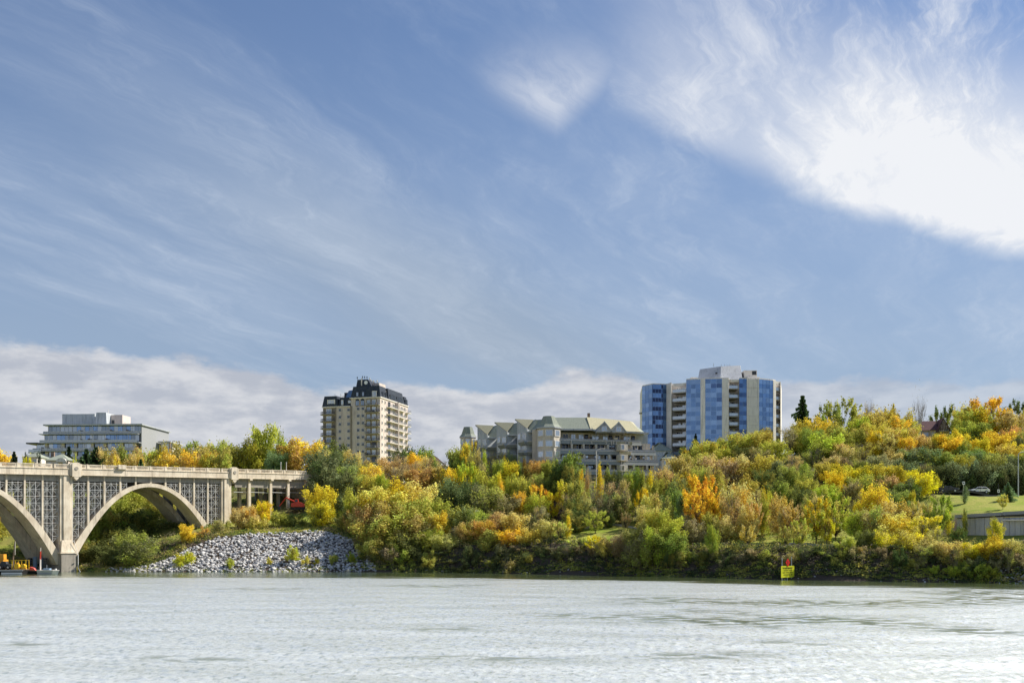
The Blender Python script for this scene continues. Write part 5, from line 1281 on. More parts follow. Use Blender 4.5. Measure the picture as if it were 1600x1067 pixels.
        for u, w in ((6.6, 8.6), (16.2, 7.8)):
            balcony(F3, u, z2, w, 1.4, dk.choice(('glass_grey', 'glass_dark')), 2.2, 'white_panel', 'railing_metal', doorx=1.2)
            window(F3, u + w - 2.6, z2 + .6, 1.7, 1.5, 'glass_dark', 'white_panel')
        window(F3, 25.0, z2 + .9, 1.1, 1.2, 'glass_dark', 'white_panel')
        balcony(F3, 26.4, z2, 2.6, 1.6, None, 1, 'white_panel', 'railing_metal')
    F3.put('pilaster', 'stucco', 15.4, 22, .6, E - 22, 1.45, 1.44)
    for u, w in ((2.0, 1.6), (5.0, 1.2), (10.0, 5.5), (17.0, 6.0), (26.2, 2.2)): window(F3, u, E + .8, w, 2.0, 'glass_dark', 'shingle_navy', .02, 'dormer_window', 2)
cream_tower()

# ------------------------------------------------------------------ blue glass tower
def glass_tower():
    O = W(1128, 592, 317); T = O.z
    B = empty('blue_glass_tower', (O.x, O.y, 0), 0, 'tall white and blue mirror glass apartment tower on the hilltop', 'apartment tower')
    def L(px, Y): p = W(px, 600, Y); return (p.x - O.x, p.y - O.y)
    K = dict(a=L(1003.5, 333), b=L(1019.5, 328), c=L(1042, 329), d=L(1049.5, 326), e=L(1071, 323.5), f=L(1072.3, 319), g=L(1094.5, 317.8), h=L(1102, 317.4), i=L(1128, 316.6), j=L(1138.7, 316.4), k=L(1155, 316.6), l=L(1166.5, 316.9), m=L(1185.8, 317.4), n=L(1207.5, 320), o=L(1211.8, 320.7), p=L(1219.5, 321.8))
    FH = 2.92; base = 26.0
    body = [K[q] for q in 'abcd'] + [L(1050, 331), L(1071.5, 330)] + [K[q] for q in 'fghij'] + [L(1139.5, 321.5), L(1155, 321.5)] + [K[q] for q in 'klmno'] + [L(1212, 325), L(1220, 326)] + [L(1215, 345), L(1090, 350), L(1000, 352)]
    MB().prism([(x, y + .05) for x, y in body], base, T - .05).build('core_wall', 'white_panel', B)
    MB().prism([(x * .999, y + .01) for x, y in body], T - .049, T + .35).build('roof_parapet', 'white_panel', B)
    g = random.Random(4)
    def bay(p0, p1, cols, mats, zb=base + 2, tone=0, top=T):
        f = Fac(B, p0, p1); w = f.L / cols; n = int((top - zb) / (FH / 2))
        f.put('mullion_grid', 'glass_blue_light', 0, zb, f.L, top - zb, .05, .04)
        for r in range(n):
            for c in range(cols):
                m_ = mats[(r % 2)] if g.random() < .78 else g.choice(mats)
                z = top - (r + 1) * FH / 2
                o = f.put('window_pane', m_, c * w + .05, z + .05, w - .10, FH / 2 - .10, .10 + g.random() * .012, .04)
        return f
    bl = ['glass_blue_light', 'glass_blue', 'glass_blue']; bd = ['glass_blue', 'glass_navy', 'glass_blue_dark']
    def strip_(p0, p1):
        f = Fac(B, p0, p1); n = int((T - base) / FH)
        for k in range(n): f.put('wall_panel', 'white_panel', .02, T - (k + 1) * FH + .02, f.L - .04, FH - .04, .22, .2)
    bay(K['a'], K['b'], 3, bl); bay(K['b'], K['c'], 5, bd); bay(L(1036, 328.6), K['c'], 1, ['glass_blue', 'glass_blue_dark'])
    strip_(K['c'], K['d']); bay(K['f'], K['g'], 3, ['glass_blue_light', 'glass_blue', 'glass_blue']); strip_(K['g'], K['h']); bay(K['h'], K['i'], 3, ['glass_blue', 'glass_blue_light', 'glass_blue_dark'])
    strip_(K['i'], K['j']); bay(K['k'], K['l'], 2, ['glass_blue', 'glass_blue_dark', 'glass_blue']); strip_(K['l'], K['m']); bay(K['m'], K['n'], 4, bl); strip_(K['n'], K['o'])
    # recessed balcony stacks
    for (p0, p1, zt) in ((L(1050.5, 326.5), L(1071, 324.6), T), (L(1139.5, 317.2), L(1154.5, 317.4), T), (L(1212.4, 321.4), L(1219.4, 322.4), T)):
        f = Fac(B, p0, p1)
        for k in range(11):
            z = T - (k + 1) * FH - .1
            if z < base: break
            f.put('balcony_slab', 'concrete_grey', 0, z - .25, f.L, .25, 0, 4.4)
            rail(f, 0, z, f.L, 1.05, -.05, 'light_metal', 'glass_pale')
            for q in range(2):
                window(f, .3 + q * f.L * .45, z + .1, f.L * .36, 2.1, g.choice(('glass_dark', 'glass_grey', 'glass_pale')), 'white_panel', -3.6, 'balcony_door', 1)
            if g.random() < .6: f.put('planter', g.choice(('dark_metal', 'brick_brown')), f.L * g.uniform(.2, .7), z + .02, .6, .8, -.6, .5)
        f.put('top_beam', 'white_panel', 0, T - .9, f.L, .85, -.02, .5)
    fl = Fac(B, L(1002, 345), K['a'])
    for k in range(2, 10, 1):
        if k in (3, 6): continue
        f2 = Fac(B, L(1003.4, 335), K['a']); f2.put('balcony_slab', 'concrete_grey', -1.5, T - (k + 1) * FH, 3, .2, 1.0, 1.0); rail(f2, -1.5, T - (k + 1) * FH + .2, 3, 1.0, 1.0, 'railing_metal')
    fr = Fac(B, K['p'], L(1221, 340)); fr.put('wall_panel', 'white_panel', .1, base, fr.L - .2, T - base, .06, .05)
    # roof plant
    q = lambda px, Y, z: Vector((*L(px, Y), z))
    zt = lambda py, Y: CAMZ + (HOR - py) * Y / FPX
    b4 = [q(1090, 320, T), q(1126, 319, T), q(1160.5, 320, T), q(1161, 332, T), q(1092, 334, T)]
    t4 = [q(1093.5, 323, zt(577, 323)), q(1126.5, 321.5, zt(572.3, 321.5)), q(1156.5, 323, zt(571, 323)), q(1157, 331, zt(571.5, 331)), q(1095, 333, zt(577, 333))]
    MB().loft(b4, t4).build('roof_plant_screen', 'grey_panel', B)
    x0, x1 = L(1080, 321)[0], L(1090, 321)[0]; MB().box(x0, x1, 4, 9, T, T + 1.2).build('roof_box', 'white_panel', B)
    x0, x1 = L(1164, 321)[0], L(1184, 321)[0]; lp = MB().box(x0, x1, 5, 12, T + 1.3, T + 3.6).build('lift_penthouse', 'white_panel', B); MB().box(x1 - 1.6, x1 - .2, 4.94, 4.99, T + 2.1, T + 3.3).build('louvre', 'dark_metal', lp)
    MB().box(x0 + .8, x1 + .6, 4, 13, T + .3, T + 1.29).build('roof_box', 'white_panel', B)
    for px in (1115, 1127, 1132, 1136, 1140): p = q(px, 323, 0); MB().bar((p.x, p.y, zt(573, 323)), (p.x, p.y, zt(569.5 if px != 1115 else 567.5, 323)), .09).build('antenna', 'light_metal', B)
    p = q(1119, 320.6, 0); MB().box(p.x - .3, p.x + .3, p.y - .5, p.y - .2, T + 2.2, T + 2.6).build('camera_box', 'dark_metal', B)
glass_tower()

# ------------------------------------------------------------------ terraced apartments
def terrace():
    O = W(855, 668, 270); EV = O.z                       # main eaves
    B = empty('terraced_apartments', (O.x, O.y, 0), 0, 'long low terraced apartment block with sawtooth gables and grey green shingle roofs', 'apartment block')
    def L(px, Y): return ((px - 800) / FPX * Y - O.x, Y - O.y)
    FH = 2.86; g = random.Random(8)
    base = 20.0
    # the receding sawtooth wing on the left: (px left, px right, Y left, Y right, eaves offset)
    wing = [(719, 746, 300, 297), (746, 776, 295, 291), (776, 808, 288.5, 284), (808, 838, 281, 277)]
    MB().prism([L(721, 301), L(746, 300), L(776, 294), L(838, 280), L(1012, 284), L(1012, 300), L(721, 318)], base, EV - .3).build('core_wall', 'grey_siding', B)
    def zat(py, Y): return CAMZ + (HOR - py) * Y / FPX
    # hexagonal bay at the far end
    def octo(cx, cy, r, n=8, a0=22.5): return [(cx + r * math.cos(R(a0 + 360 * k / n)), cy + r * math.sin(R(a0 + 360 * k / n))) for k in range(n)]
    def turret(pxc, Y, wpx, eave_py, top_py, topw, name):
        cx, cy = L(pxc, Y); r = wpx / FPX * Y / 2 / math.cos(R(22.5)); cy += r * .9; ez = zat(eave_py, Y)
        po = octo(cx, cy, r); MB().prism(po, base, ez - .02).build('bay_wall', 'brick_tan', B)
        eo = octo(cx, cy, r * 1.12); MB().prism(eo, ez, ez + .3).build('eave_cornice', 'grey_panel', B)
        zt = zat(top_py, Y); r2 = r * topw
        n = 8; mid = octo(cx, cy, r * .86 ); m3 = [(x, y, ez + (zt - ez) * .32) for x, y in mid]; b3 = [(x, y, ez + .3) for x, y in eo]; t3 = [(x, y, zt) for x, y in octo(cx, cy, r2)]
        rf = MB().loft(b3, m3, False).loft(m3, t3, True).build('bay_roof', 'shingle_grey', B)
        for k in range(3):
            zz = ez - .45 - k * FH
            # faces looking to the river: three glazed sides
            for a, b in ((4, 5), (5, 6), (6, 7)):
                f = Fac(B, po[a], po[b])
                fr = window(f, .25, zz - 1.75, f.L - .5, 1.75, 'glass_pale', 'white_panel', .06, 'bay_window', 0)
        return ez, cx, cy, r
    turret(731, 298.5, 24, 683, 666, .55, 'a')
    turret(858, 270, 36, 668.5, 648.5, .48, 'b')
    # the short brick link and dark gap beside the far bay
    f = Fac(B, L(741, 298), L(747, 297)); f.put('brick_pier', 'brick_brown', 0, base, f.L, EV - 1 - base, .05, .5)
    # sawtooth bays: a sheer siding wall under a steep gable, then a recessed balcony
    for n, (pxa, pxb, ya, yb) in enumerate(wing[1:]):
        pm = pxa + (pxb - pxa) * .52; ym = (ya + yb) / 2
        a, m_, b = L(pxa, ya), L(pm, ym - 2.2), L(pxb, yb)
        f = Fac(B, a, m_); apex_py = (666, 662, 657)[n]; low_py = (681.5, 677, 672)[n]
        za = zat(apex_py, ya); zl = zat(low_py, ym)
        # siding wall with a raking top
        wl = MB(); t = .35; nn = -f.n
        A, M2 = Vector(a), Vector(m_); A2, M3 = A + nn * 5, M2 + nn * 5
        wl.add([(A.x, A.y, base), (M2.x, M2.y, base), (M3.x, M3.y, base), (A2.x, A2.y, base), (A.x, A.y, za - .3), (M2.x, M2.y, zl - .2), (M3.x, M3.y, zl - .2), (A2.x, A2.y, za - .3)],
               [(0, 1, 5, 4), (1, 2, 6, 5), (2, 3, 7, 6), (3, 0, 4, 7), (4, 5, 6, 7)]); wl.build('siding_wall', 'grey_siding', B)
        # battens on the siding
        k = 0
        while .6 + k * .9 < f.L: f.put('siding_batten', 'grey_panel', .6 + k * .9, base + 2, .06, (za - .3) - (za - zl) * (.6 + k * .9) / f.L - base - 2.3, .03, .03); k += 1
        # raking barge board and the roof plane behind it, sunlight painted into its shingles
        bb = MB(); o1 = f.n * .35
        q0 = Vector((A.x - f.d.x * .6 + o1.x, A.y - f.d.y * .6 + o1.y, za + .15)); q1 = Vector((M2.x + f.d.x * .3 + o1.x, M2.y + f.d.y * .3 + o1.y, zl - .25))
        bb.add([q0, q1, q1 + Vector((0, 0, .5)), q0 + Vector((0, 0, .35)), q0 - Vector((o1.x, o1.y, 0)), q1 - Vector((o1.x, o1.y, 0)), q1 - Vector((o1.x, o1.y, -.5)), q0 - Vector((o1.x, o1.y, -.35))],
               [(0, 1, 2, 3), (7, 6, 5, 4), (3, 2, 6, 7), (0, 4, 5, 1), (1, 5, 6, 2), (0, 3, 7, 4)]).build('barge_board', 'grey_panel', B)
        # roof plane: apex ridge runs back; the side painted sunlit falls to the right
        rp = MB(); ridge_l = q0 + Vector((0, 0, .38)); low = q1 + Vector((0, 0, .52)); rr_ = Vector((*L(pxb - 5, yb + 2.5), za + .1)); 
        rp.add([ridge_l, low, rr_, low - Vector((0, 0, .15)), ridge_l - Vector((0, 0, .15)), rr_ - Vector((0, 0, .15))], [(0, 1, 2), (5, 3, 4), (0, 4, 3, 1), (1, 3, 5, 2), (2, 5, 4, 0)]).build('gable_roof', 'shingle_grey_sunlit', B)
        # dark mansard slope between this gable and the next
        z0 = zat(low_py + 1.5, yb); 
        c0, c1 = Vector((*m_, 0)), Vector((*L(pxb + 1, yb), 0))
        up = Vector((0, 0, 1)); bk = Vector((*(-Fac(B, m_, b).n), 0))
        zb_, zt_ = z0 - .1, za + .2
        MB().loft([c0 + up * zb_ + bk * .2, c1 + up * zb_ + bk * .2, c1 + up * zb_ + bk * 6, c0 + up * zb_ + bk * 6], [c0 + up * (zt_ - .4) + bk * 2.6 + Vector((1.6, 0, 0)), c1 + up * zt_ + bk * 2.4, c1 + up * zt_ + bk * 6, c0 + up * zt_ + bk * 6]).build('mansard_roof', 'shingle_grey', B)
        MB().loft([c0 + up * (zb_ - .25) - bk * .3, c1 + up * (zb_ - .25) - bk * .3, c1 + up * (zb_ - .25) + bk * .2, c0 + up * (zb_ - .25) + bk * .2], [c0 + up * zb_ - bk * .3, c1 + up * zb_ - bk * .3, c1 + up * zb_ + bk * .2, c0 + up * zb_ + bk * .2]).build('eave_cornice', 'grey_panel', B)
        fb = Fac(B, m_, b); 
        for k in range(4):
            zf = z0 - .45 - (k + 1) * FH + .2
            if zf < base: break
            fb.put('recess_wall', 'grey_siding', 0, zf, fb.L, FH - .4, -1.9, .2)
            window(fb, fb.L * .08, zf + .1, fb.L * .34, 2.1, 'glass_pale', 'white_panel', -1.85, 'patio_door', 1); window(fb, fb.L * .56, zf + .5, fb.L * .4, 1.7, 'glass_dark', 'dark_metal', -1.85)
            # slanted shingle parapet
            for ff, ua, ub in ((f, f.L * .42, f.L + .2), (fb, 0, fb.L)):
                ff.put('shingle_parapet', 'fascia_shingle', ua, zf - .75, ub - ua, .82, 1.3, 1.2, 'slopeup', lambda mb: mb.loft([(.03, .5, 0), (.97, .5, 0), (1, 1, 0), (0, 1, 0)], [(0, 0, 1), (1, 0, 1), (1, 1, 1), (0, 1, 1)]))
                ff.put('parapet_cap', 'white_panel', ua - .03, zf + .075, ub - ua + .06, .10, 1.34, .3); rail(ff, ua, zf + .18, ub - ua, .75, 1.25, 'railing_metal')
                ff.put('balcony_slab', 'concrete_grey', ua + .05, zf - .15, ub - ua - .1, .2, .09, 2.2)
        # one window in the siding wall at each floor
        for k in range(4): window(f, f.L * .08, z0 - .1 - (k + .75) * FH, f.L * .30, 1.9, 'glass_pale', 'white_panel', .05, 'window', 1); window(f, f.L * .50, z0 - .3 - (k + .75) * FH, f.L * .42, 1.9, 'glass_pale', 'white_panel', .05, 'patio_door', 2)
    # link between the last gable and the turret
    c0, c1 = L(836, 277), L(846, 272); f = Fac(B, c0, c1)
    MB().loft([(*L(824, 279), EV + .1), (*L(850, 272), EV + .1), (*L(850, 283), EV + .1), (*L(824, 288), EV + .1)], [(*L(834, 282), zat(656, 282)), (*L(850, 278), zat(655, 278)), (*L(850, 283), zat(655, 283)), (*L(836, 287), zat(656, 287))]).build('mansard_roof', 'shingle_grey', B)
    MB().box(*[L(832, 272)[0], L(842, 272)[0]], 4.5, 9, base, EV).build('link_wall', 'brick_tan', B)
    # main range: roof
    xa, xb, xc = L(874, 274)[0], L(925, 275)[0], L(1010, 279)[0]
    zr = zat(652.5, 278); ye0, ye1 = 3.0, 8.5
    MB().loft([(xa - 2, ye0, EV), (xb, ye0, EV), (xb, 18, EV), (xa - 2, 18, EV)], [(xa - 1, ye0 + 4.5, zr), (xb - .8, ye0 + 4.5, zr), (xb - .8, 16, zr), (xa - 1, 16, zr)]).build('hip_roof', 'shingle_grey', B)
    # the right roof turns to face the sun, sunlight painted into its shingles
    MB().loft([(xb - .6, ye0 - .3, EV - .1), (L(1001, 276)[0], ye1 - 2.5, EV - .5), (xc, 14, EV - .5), (xb - .6, 18, EV - .1)], [(xb - 1.3, ye0 + 4.2, zr + .1), (L(986, 280)[0], ye1 + 3.5, zr - .5), (L(990, 284)[0], 15, zr - .5), (xb - .8, 16, zr)]).build('hip_roof', 'shingle_grey_sunlit', B)
    MB().add([(L(1001, 276)[0] + .02, ye1 - 2.5, EV - .5), (L(1012, 282)[0], 13, EV - .5), (L(986, 280)[0], ye1 + 3.5, zr - .5)], [(0, 1, 2)]).build('hip_end', 'shingle_grey', B)
    MB().box(xa - 2.3, xb + .1, ye0 - .5, ye0 + .2, EV - .45, EV - .004).build('eave_cornice', 'grey_panel', B)
    MB().loft([(xb + .11, ye0 - .6, EV - .6), (xc + .4, ye1 - 1.6, EV - .95), (xc + .4, ye1 + .0, EV - .95), (xb + .11, ye0 + .2, EV - .6)], [(xb + .11, ye0 - .6, EV - .12), (xc + .4, ye1 - 1.6, EV - .52), (xc + .4, ye1, EV - .52), (xb + .11, ye0 + .2, EV - .12)]).build('eave_cornice', 'grey_panel', B)
    MB().box(xb - 1.0, xb - .3, 8, 9, zr, zr + 1.3).build('chimney', 'brick_brown', B)
    for px in (944, 967):
        x = L(px, 273)[0]; w = 2.1; y0 = ye0 + (.2 if px < 950 else 1.2)
        zt_ = EV + 1.95; gb = MB(); gb.add([(x - w, y0 - .6, EV - .9), (x + w, y0 - .6, EV - .9), (x, y0 - .6, zt_), (x - w, y0 + 5, EV - .9), (x + w, y0 + 5, EV - .9), (x, y0 + 5, zt_)], [(0, 1, 2), (5, 4, 3), (0, 3, 4, 1)]); d = gb.build('gable_dormer', 'grey_panel', B)
        MB().add([(x - w - .3, y0 - .9, EV - .95), (x, y0 - .9, zt_ + .15), (x, y0 + 5, zt_ + .15), (x - w - .3, y0 + 5, EV - .95)], [(0, 1, 2, 3)]).build('dormer_roof', 'shingle_grey', B)
        MB().add([(x + w + .3, y0 - .9, EV - .95), (x, y0 - .9, zt_ + .15), (x, y0 + 5, zt_ + .15), (x + w + .3, y0 + 5, EV - .95)], [(3, 2, 1, 0)]).build('dormer_roof', 'shingle_grey_sunlit', B)  # right slope takes the shingle with painted sunlight
        MB().side([(x - w - .3, EV - 1.25), (x - w - .3, EV - .95), (x, zt_ + .15), (x + w + .3, EV - .95), (x + w + .3, EV - 1.25), (x, zt_ - .3)][::-1], y0 - 1.0, y0 - .88).build('barge_board', 'grey_panel', B)
        fw = Fac(B, (x - 1.1, y0 - .6), (x + 1.1, y0 - .6)); window(fw, .3, EV - .8, 1.6, 1.5, 'glass_pale', 'white_panel', .06, 'dormer_window', 1)
    # main range: floors stepping outwards as they go down
    floors = [(874, 1001, 273.2, 0), (872, 1024, 272.4, 1), (872, 1028, 271.4, 2), (872, 1030, 270.6, 3)]
    for k, (pa, pb, Y, idx) in enumerate(floors):
        zf = EV - .55 - (k + 1) * FH + .25                # floor level
        pw0, pw1 = L(pa, Y), L(pb, Y + (6.0 if k == 0 else 5.2))
        f = Fac(B, pw0, pw1)                             # parapet line
        fi = Fac(B, L(pa, Y + 2.4), L(pb - 8, Y + (8.4 if k == 0 else 7.4)))
        fi.put('recess_wall', 'brick_tan', 0, zf - .3, fi.L, FH + .0, 0, .3)
        f.put('balcony_slab', 'concrete_grey', 0, zf - .2, f.L, .2, -.12, 2.7)
        u = .9; j = 0
        while u < fi.L - 2.2:
            w = g.choice((1.5, 1.7, 2.2, 2.4)); gmat = g.choice(('glass_pale', 'glass_grey', 'glass_dark', 'glass_pale'))
            window(fi, u, zf + .12, w, 2.1, gmat, 'white_panel', .06, 'patio_door', 1)
            if j % 2 == 0 and g.random() < .8: window(fi, u + w + .15, zf + .7, 1.1, 1.4, 'glass_dark', 'dark_metal', .06, 'window', 0); u += 1.2
            u += w + g.uniform(.6, 1.3); j += 1
        # parapet: slanted shingles; some sections have sunlight painted in
        segs = []; u = 0
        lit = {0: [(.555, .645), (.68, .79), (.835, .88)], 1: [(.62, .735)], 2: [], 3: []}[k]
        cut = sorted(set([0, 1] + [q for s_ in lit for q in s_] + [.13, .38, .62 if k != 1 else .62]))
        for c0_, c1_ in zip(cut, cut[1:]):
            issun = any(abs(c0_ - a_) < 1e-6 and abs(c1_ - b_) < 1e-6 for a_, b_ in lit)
            f.put('shingle_parapet', 'shingle_grey_sunlit' if issun else 'fascia_shingle', c0_ * f.L + .02, zf - .95, (c1_ - c0_) * f.L - .04, .98, .75 + (.06 if issun else 0), .85, 'slopeout', lambda mb: mb.loft([(0, 0, 0), (1, 0, 0), (1, 1, 0), (0, 1, 0)], [(0, .45, 1), (1, .45, 1), (1, 1, 1), (0, 1, 1)]))
            f.put('parapet_post', 'white_panel', c0_ * f.L, zf - .9, .16, 1.05, .8, .2)
        f.put('parapet_cap', 'white_panel', -.05, zf + .035, f.L + .1, .12, .42, .4)
        rail(f, 0, zf + .16, f.L, .45, .3, 'railing_metal')
        for q in (.0, .13, .25, .38, .50, .62, .74, .87, .97):
            if k: f.put('brick_pier', 'brick_tan', q * f.L, zf, .55, FH - .95, .0, .6)
        for q in range(10):
            f.put(g.choice(('patio_chair', 'planter', 'patio_table')), g.choice(('dark_metal', 'white_panel', 'brick_brown')), g.uniform(.03, .95) * f.L, zf + .02, .55, g.uniform(.7, 1.3), -.5, .5)
    # projecting brick bay near the right of the middle floors
    for k in (1, 2, 3):
        zf = EV - .55 - (k + 1) * FH + .25; f = Fac(B, L(968, 272), L(984, 273.5)); f.put('brick_bay', 'brick_tan', .4, zf + .15, f.L - .8, FH - 1.15, -.35, 1.8); window(f, .7, zf + .2, 1.1, 1.6, 'glass_grey', 'white_panel', -.30)
    f = Fac(B, L(868, 271), L(1033, 276)); f.put('garden_wall', 'brick_brown', 0, 17, f.L, 6.9, .6, .4)
    f.put('planter_wall', 'concrete_grey', -.5, 23.9, f.L + .6, .9, .9, .7)
    # curved terrace below the turret
    f = Fac(B, L(836, 271.5), L(873, 269.5)); f.put('shingle_parapet', 'fascia_shingle', 0, EV - 1.3 - 3 * FH, f.L, 1.0, 1.4, 1.4, 'slopeout'); f.put('parapet_cap', 'grey_panel', 0, EV - .28 - 3 * FH, f.L, .12, 1.0, .6)
terrace()

# ------------------------------------------------------------------ low glass condominium on the far left
def condo():
    O = W(222.5, 662.5, 370); T = O.z
    B = empty('glass_condominium', (O.x, O.y, 0), R(-3.5), 'low grey glass condominium with stepped terraces above the bridge deck at the left', 'apartment block')
    s = 370 / FPX
    x = lambda px: (px - 222.5) * s * 1.005
    g = random.Random(2)
    lev = [(T, 70, 222.5, 0), (T - 3.9, 66, 218, -.8), (T - 7.2, 55, 216, -1.6), (T - 10.2, 56, 214, -1.6), (T - 13.2, 56, 214, -1.6)]
    MB().box(x(70), -.4, 1.4, 24, 20, T - .5).build('core_wall', 'grey_panel', B)
    MB().box(-.39, .0, -.6, 24.2, 20, T - .5).build('end_wall', 'wall_grey', B)
    MB().box(x(70) - .8, .6, -1.6, 25, T - .49, T).build('roof_slab', 'grey_panel', B)
    MB().box(x(58), x(66), 2, 14, 20, T - 7.6).build('core_wall', 'grey_panel', B)
    for n, (zt, a, b, o) in enumerate(lev):
        f = Fac(B, (x(a), o + .6), (x(b), o + .6)); zf = zt - (3.9 if n == 0 else 3.2)
        if n: MB().box(x(a) - (1.2 if n < 3 else .2), x(b) + (.3 if n == 1 else 1.5), o - 1.4, 3, zt + .06, zt + .30).build('terrace_slab', 'grey_panel', B)
        cols = int(f.L / 1.55); w = f.L / cols
        for c in range(cols):
            hgt = (3.35 if n == 0 else 2.75)
            if n >= 2 and c % 7 in (2, 6): f.put('wall_panel', 'white_panel', c * w, zt - .08 - hgt, w * .75, hgt, .1, .12); continue
            m_ = g.choice(('glass_grey', 'glass_pale', 'glass_pale', 'glass_grey', 'glass_blue_light'))
            fr = f.put('window_pane', m_, c * w + .04, zt - .08 - hgt, w - .08, hgt, .02, .06)
        k = 0
        while k * 4.6 < f.L: f.put('mullion', 'white_panel', k * 4.6, zt - 3.1, .14, 3.0, .06, .1); k += 1
        if n < 4: 
            ff = Fac(B, (x(a) - .8, lev[n + 1][3] - .75), (x(b) , lev[n + 1][3] - .75)); rail(ff, 0, lev[n + 1][0] + .36, ff.L, .9, 0, 'light_metal')
            for q in range(9): ff.put(g.choice(('planter', 'patio_chair')), g.choice(('dark_metal', 'brick_brown', 'white_panel')), g.uniform(.05, .9) * ff.L, lev[n + 1][0] + .37, .7, g.uniform(.7, 1.5), -.8, .6)
    MB().box(x(43), x(62), -3.2, 8, T - 7.4, T - 6.9).build('terrace_canopy', 'dark_metal', B); MB().box(x(46), x(66), -3, 6, T - 10.8, T - 10.4).build('terrace_slab', 'grey_panel', B)
    f = Fac(B, (x(46), -2.8), (x(66), -2.8)); rail(f, 0, T - 10.4, f.L, 1.0, 0, 'light_metal', 'glass_pale'); MB().box(x(46), x(64), -1.5, 6, 20, T - 11).build('lower_wall', 'white_panel', B)
    # penthouses with standing seams
    for a, b, y0, h, ins in ((83, 136, 5, 4.6, 0), (138, 158.5, 3.5, 4.9, .9)):
        MB().loft([(x(a), y0, T + .01), (x(b), y0, T + .01), (x(b), y0 + 9, T + .01), (x(a), y0 + 9, T + .01)], [(x(a) + ins, y0, T + h), (x(b) - ins * .3, y0, T + h), (x(b) - ins * .3, y0 + 9, T + h), (x(a) + ins, y0 + 9, T + h)]).build('penthouse', 'grey_siding', B)
        f = Fac(B, (x(a), y0), (x(b), y0)); k = 1
        while k * .8 < f.L - 1.0: f.put('standing_seam', 'grey_panel', ins + k * .8, T + .1, .07, h - .3, .05, .05); k += 1
    MB().box(x(158.6), x(177), 7, 14, T + .01, T + 4.4).build('penthouse', 'stucco', B); MB().box(x(160), x(164), 6.9, 6.98, T + .2, T + 2.4).build('penthouse_door', 'dark_metal', B)
    MB().bar((x(156), 6, T + 4.9), (x(156), 6, T + 6.2), .12).build('vent_pipe', 'white_panel', B)
    MB().bar((x(183), 6, T), (x(183), 6, T + 1.4), .06).build('vent_pipe', 'dark_metal', B)
    # small annex at the right
    MB().box(1.2, x(241), 14, 24, 20, T - 5.6).build('annex_wall', 'white_panel', B); MB().box(.6, x(246), 12.6, 25, T - 5.59, T - 5.1).build('annex_roof', 'grey_panel', B)
    MB().bar((x(244), 13, T - 10), (x(244), 13, T - 5.6), .3).build('annex_post', 'brick_brown', B)
    f = Fac(B, (1.4, 14), (x(240), 14))
    for k in range(3): f.put('window_pane', 'glass_pale', .2 + k * 1.4, T - 9.2, 1.2, 3.2, .05, .05)
condo()

# ------------------------------------------------------------------ houses
def house(name, px, Y, py_eave, wpx, dep, rise, rz, wall, roof, label, gable_front=False, base=None, cat='house', wins=3):
    P = W(px, py_eave, Y); w = wpx / FPX * Y / 2; zb = base if base is not None else ground(P.x, P.y) - 1
    H = empty(name, (P.x, P.y, 0), rz, label, cat); e = P.z
    MB().box(-w, w, 0, dep, zb, e).build('wall', wall, H)
    if gable_front: MB().side([(-w - .4, e - .1), (w + .4, e - .1), (0, e + rise)], -.5, dep + .4).build('roof', roof, H)
    else: MB().add([(-w - .4, -.5, e), (w + .4, -.5, e), (w + .4, dep + .5, e), (-w - .4, dep + .5, e), (-w + dep * .35, dep / 2, e + rise), (w - dep * .35, dep / 2, e + rise)], [(0, 1, 5, 4), (1, 2, 5), (2, 3, 4, 5), (3, 0, 4), (0, 3, 2, 1)]).build('roof', roof, H)
    f = Fac(H, (-w, 0), (w, 0))
    for k in range(wins): window(f, f.L * (k + .3) / wins, e - 1.9, f.L / wins * .42, 1.2, 'glass_grey', 'white_panel')
    return H, e, w
h1, e, w = house('house', 89, 309, 719, 34, 9, 2.3, R(5), 'stucco', 'shingle_grey', 'small grey roofed house with an arched porch below the glass condominium')
MB().side([(1.5 + 1.6 * math.cos(t * math.pi / 8), e - .6 + 1.3 * math.sin(t * math.pi / 8)) for t in range(9)], -.9, .2).build('arched_porch', 'white_panel', h1)
MB().box(-w + .4, -w + 1.4, 3, 4, e, e + 2.8).build('chimney', 'brick_brown', h1)
h2, e, w = house('house', 47, 325, 714, 22, 8, 2.0, R(-5), 'white_panel', 'shingle_grey', 'pale house with grey roof peeking out left of the arched porch house')
h3, e, w = house('house', 677, 345, 722, 26, 9, 2.6, R(0), 'grey_siding', 'shingle_brown', 'brownish house half hidden between the cream tower and the terraced apartments')
h4, e, w = house('white_building', 690, 330, 727, 12, 8, .6, R(0), 'white_panel', 'white_panel', 'small bright white building peeking over the trees left of the terraced apartments', cat='building', wins=1)
h5, e, w = house('house', 1037, 318, 704, 26, 9, 3.0, R(10), 'grey_siding', 'shingle_grey', 'grey house with dark windows squeezed between terraced apartments and glass tower', base=22)
h6, e, w = house('house', 1046, 308, 716, 22, 8, 2.4, R(-5), 'stucco', 'shingle_grey', 'lower stucco house at the foot of the glass tower', base=20)
h8, e, w = house('house', 318, 360, 707, 30, 8, 1.2, R(0), 'white_panel', 'shingle_grey', 'low flat roofed house barely showing above trees behind the bridge deck', wins=2)
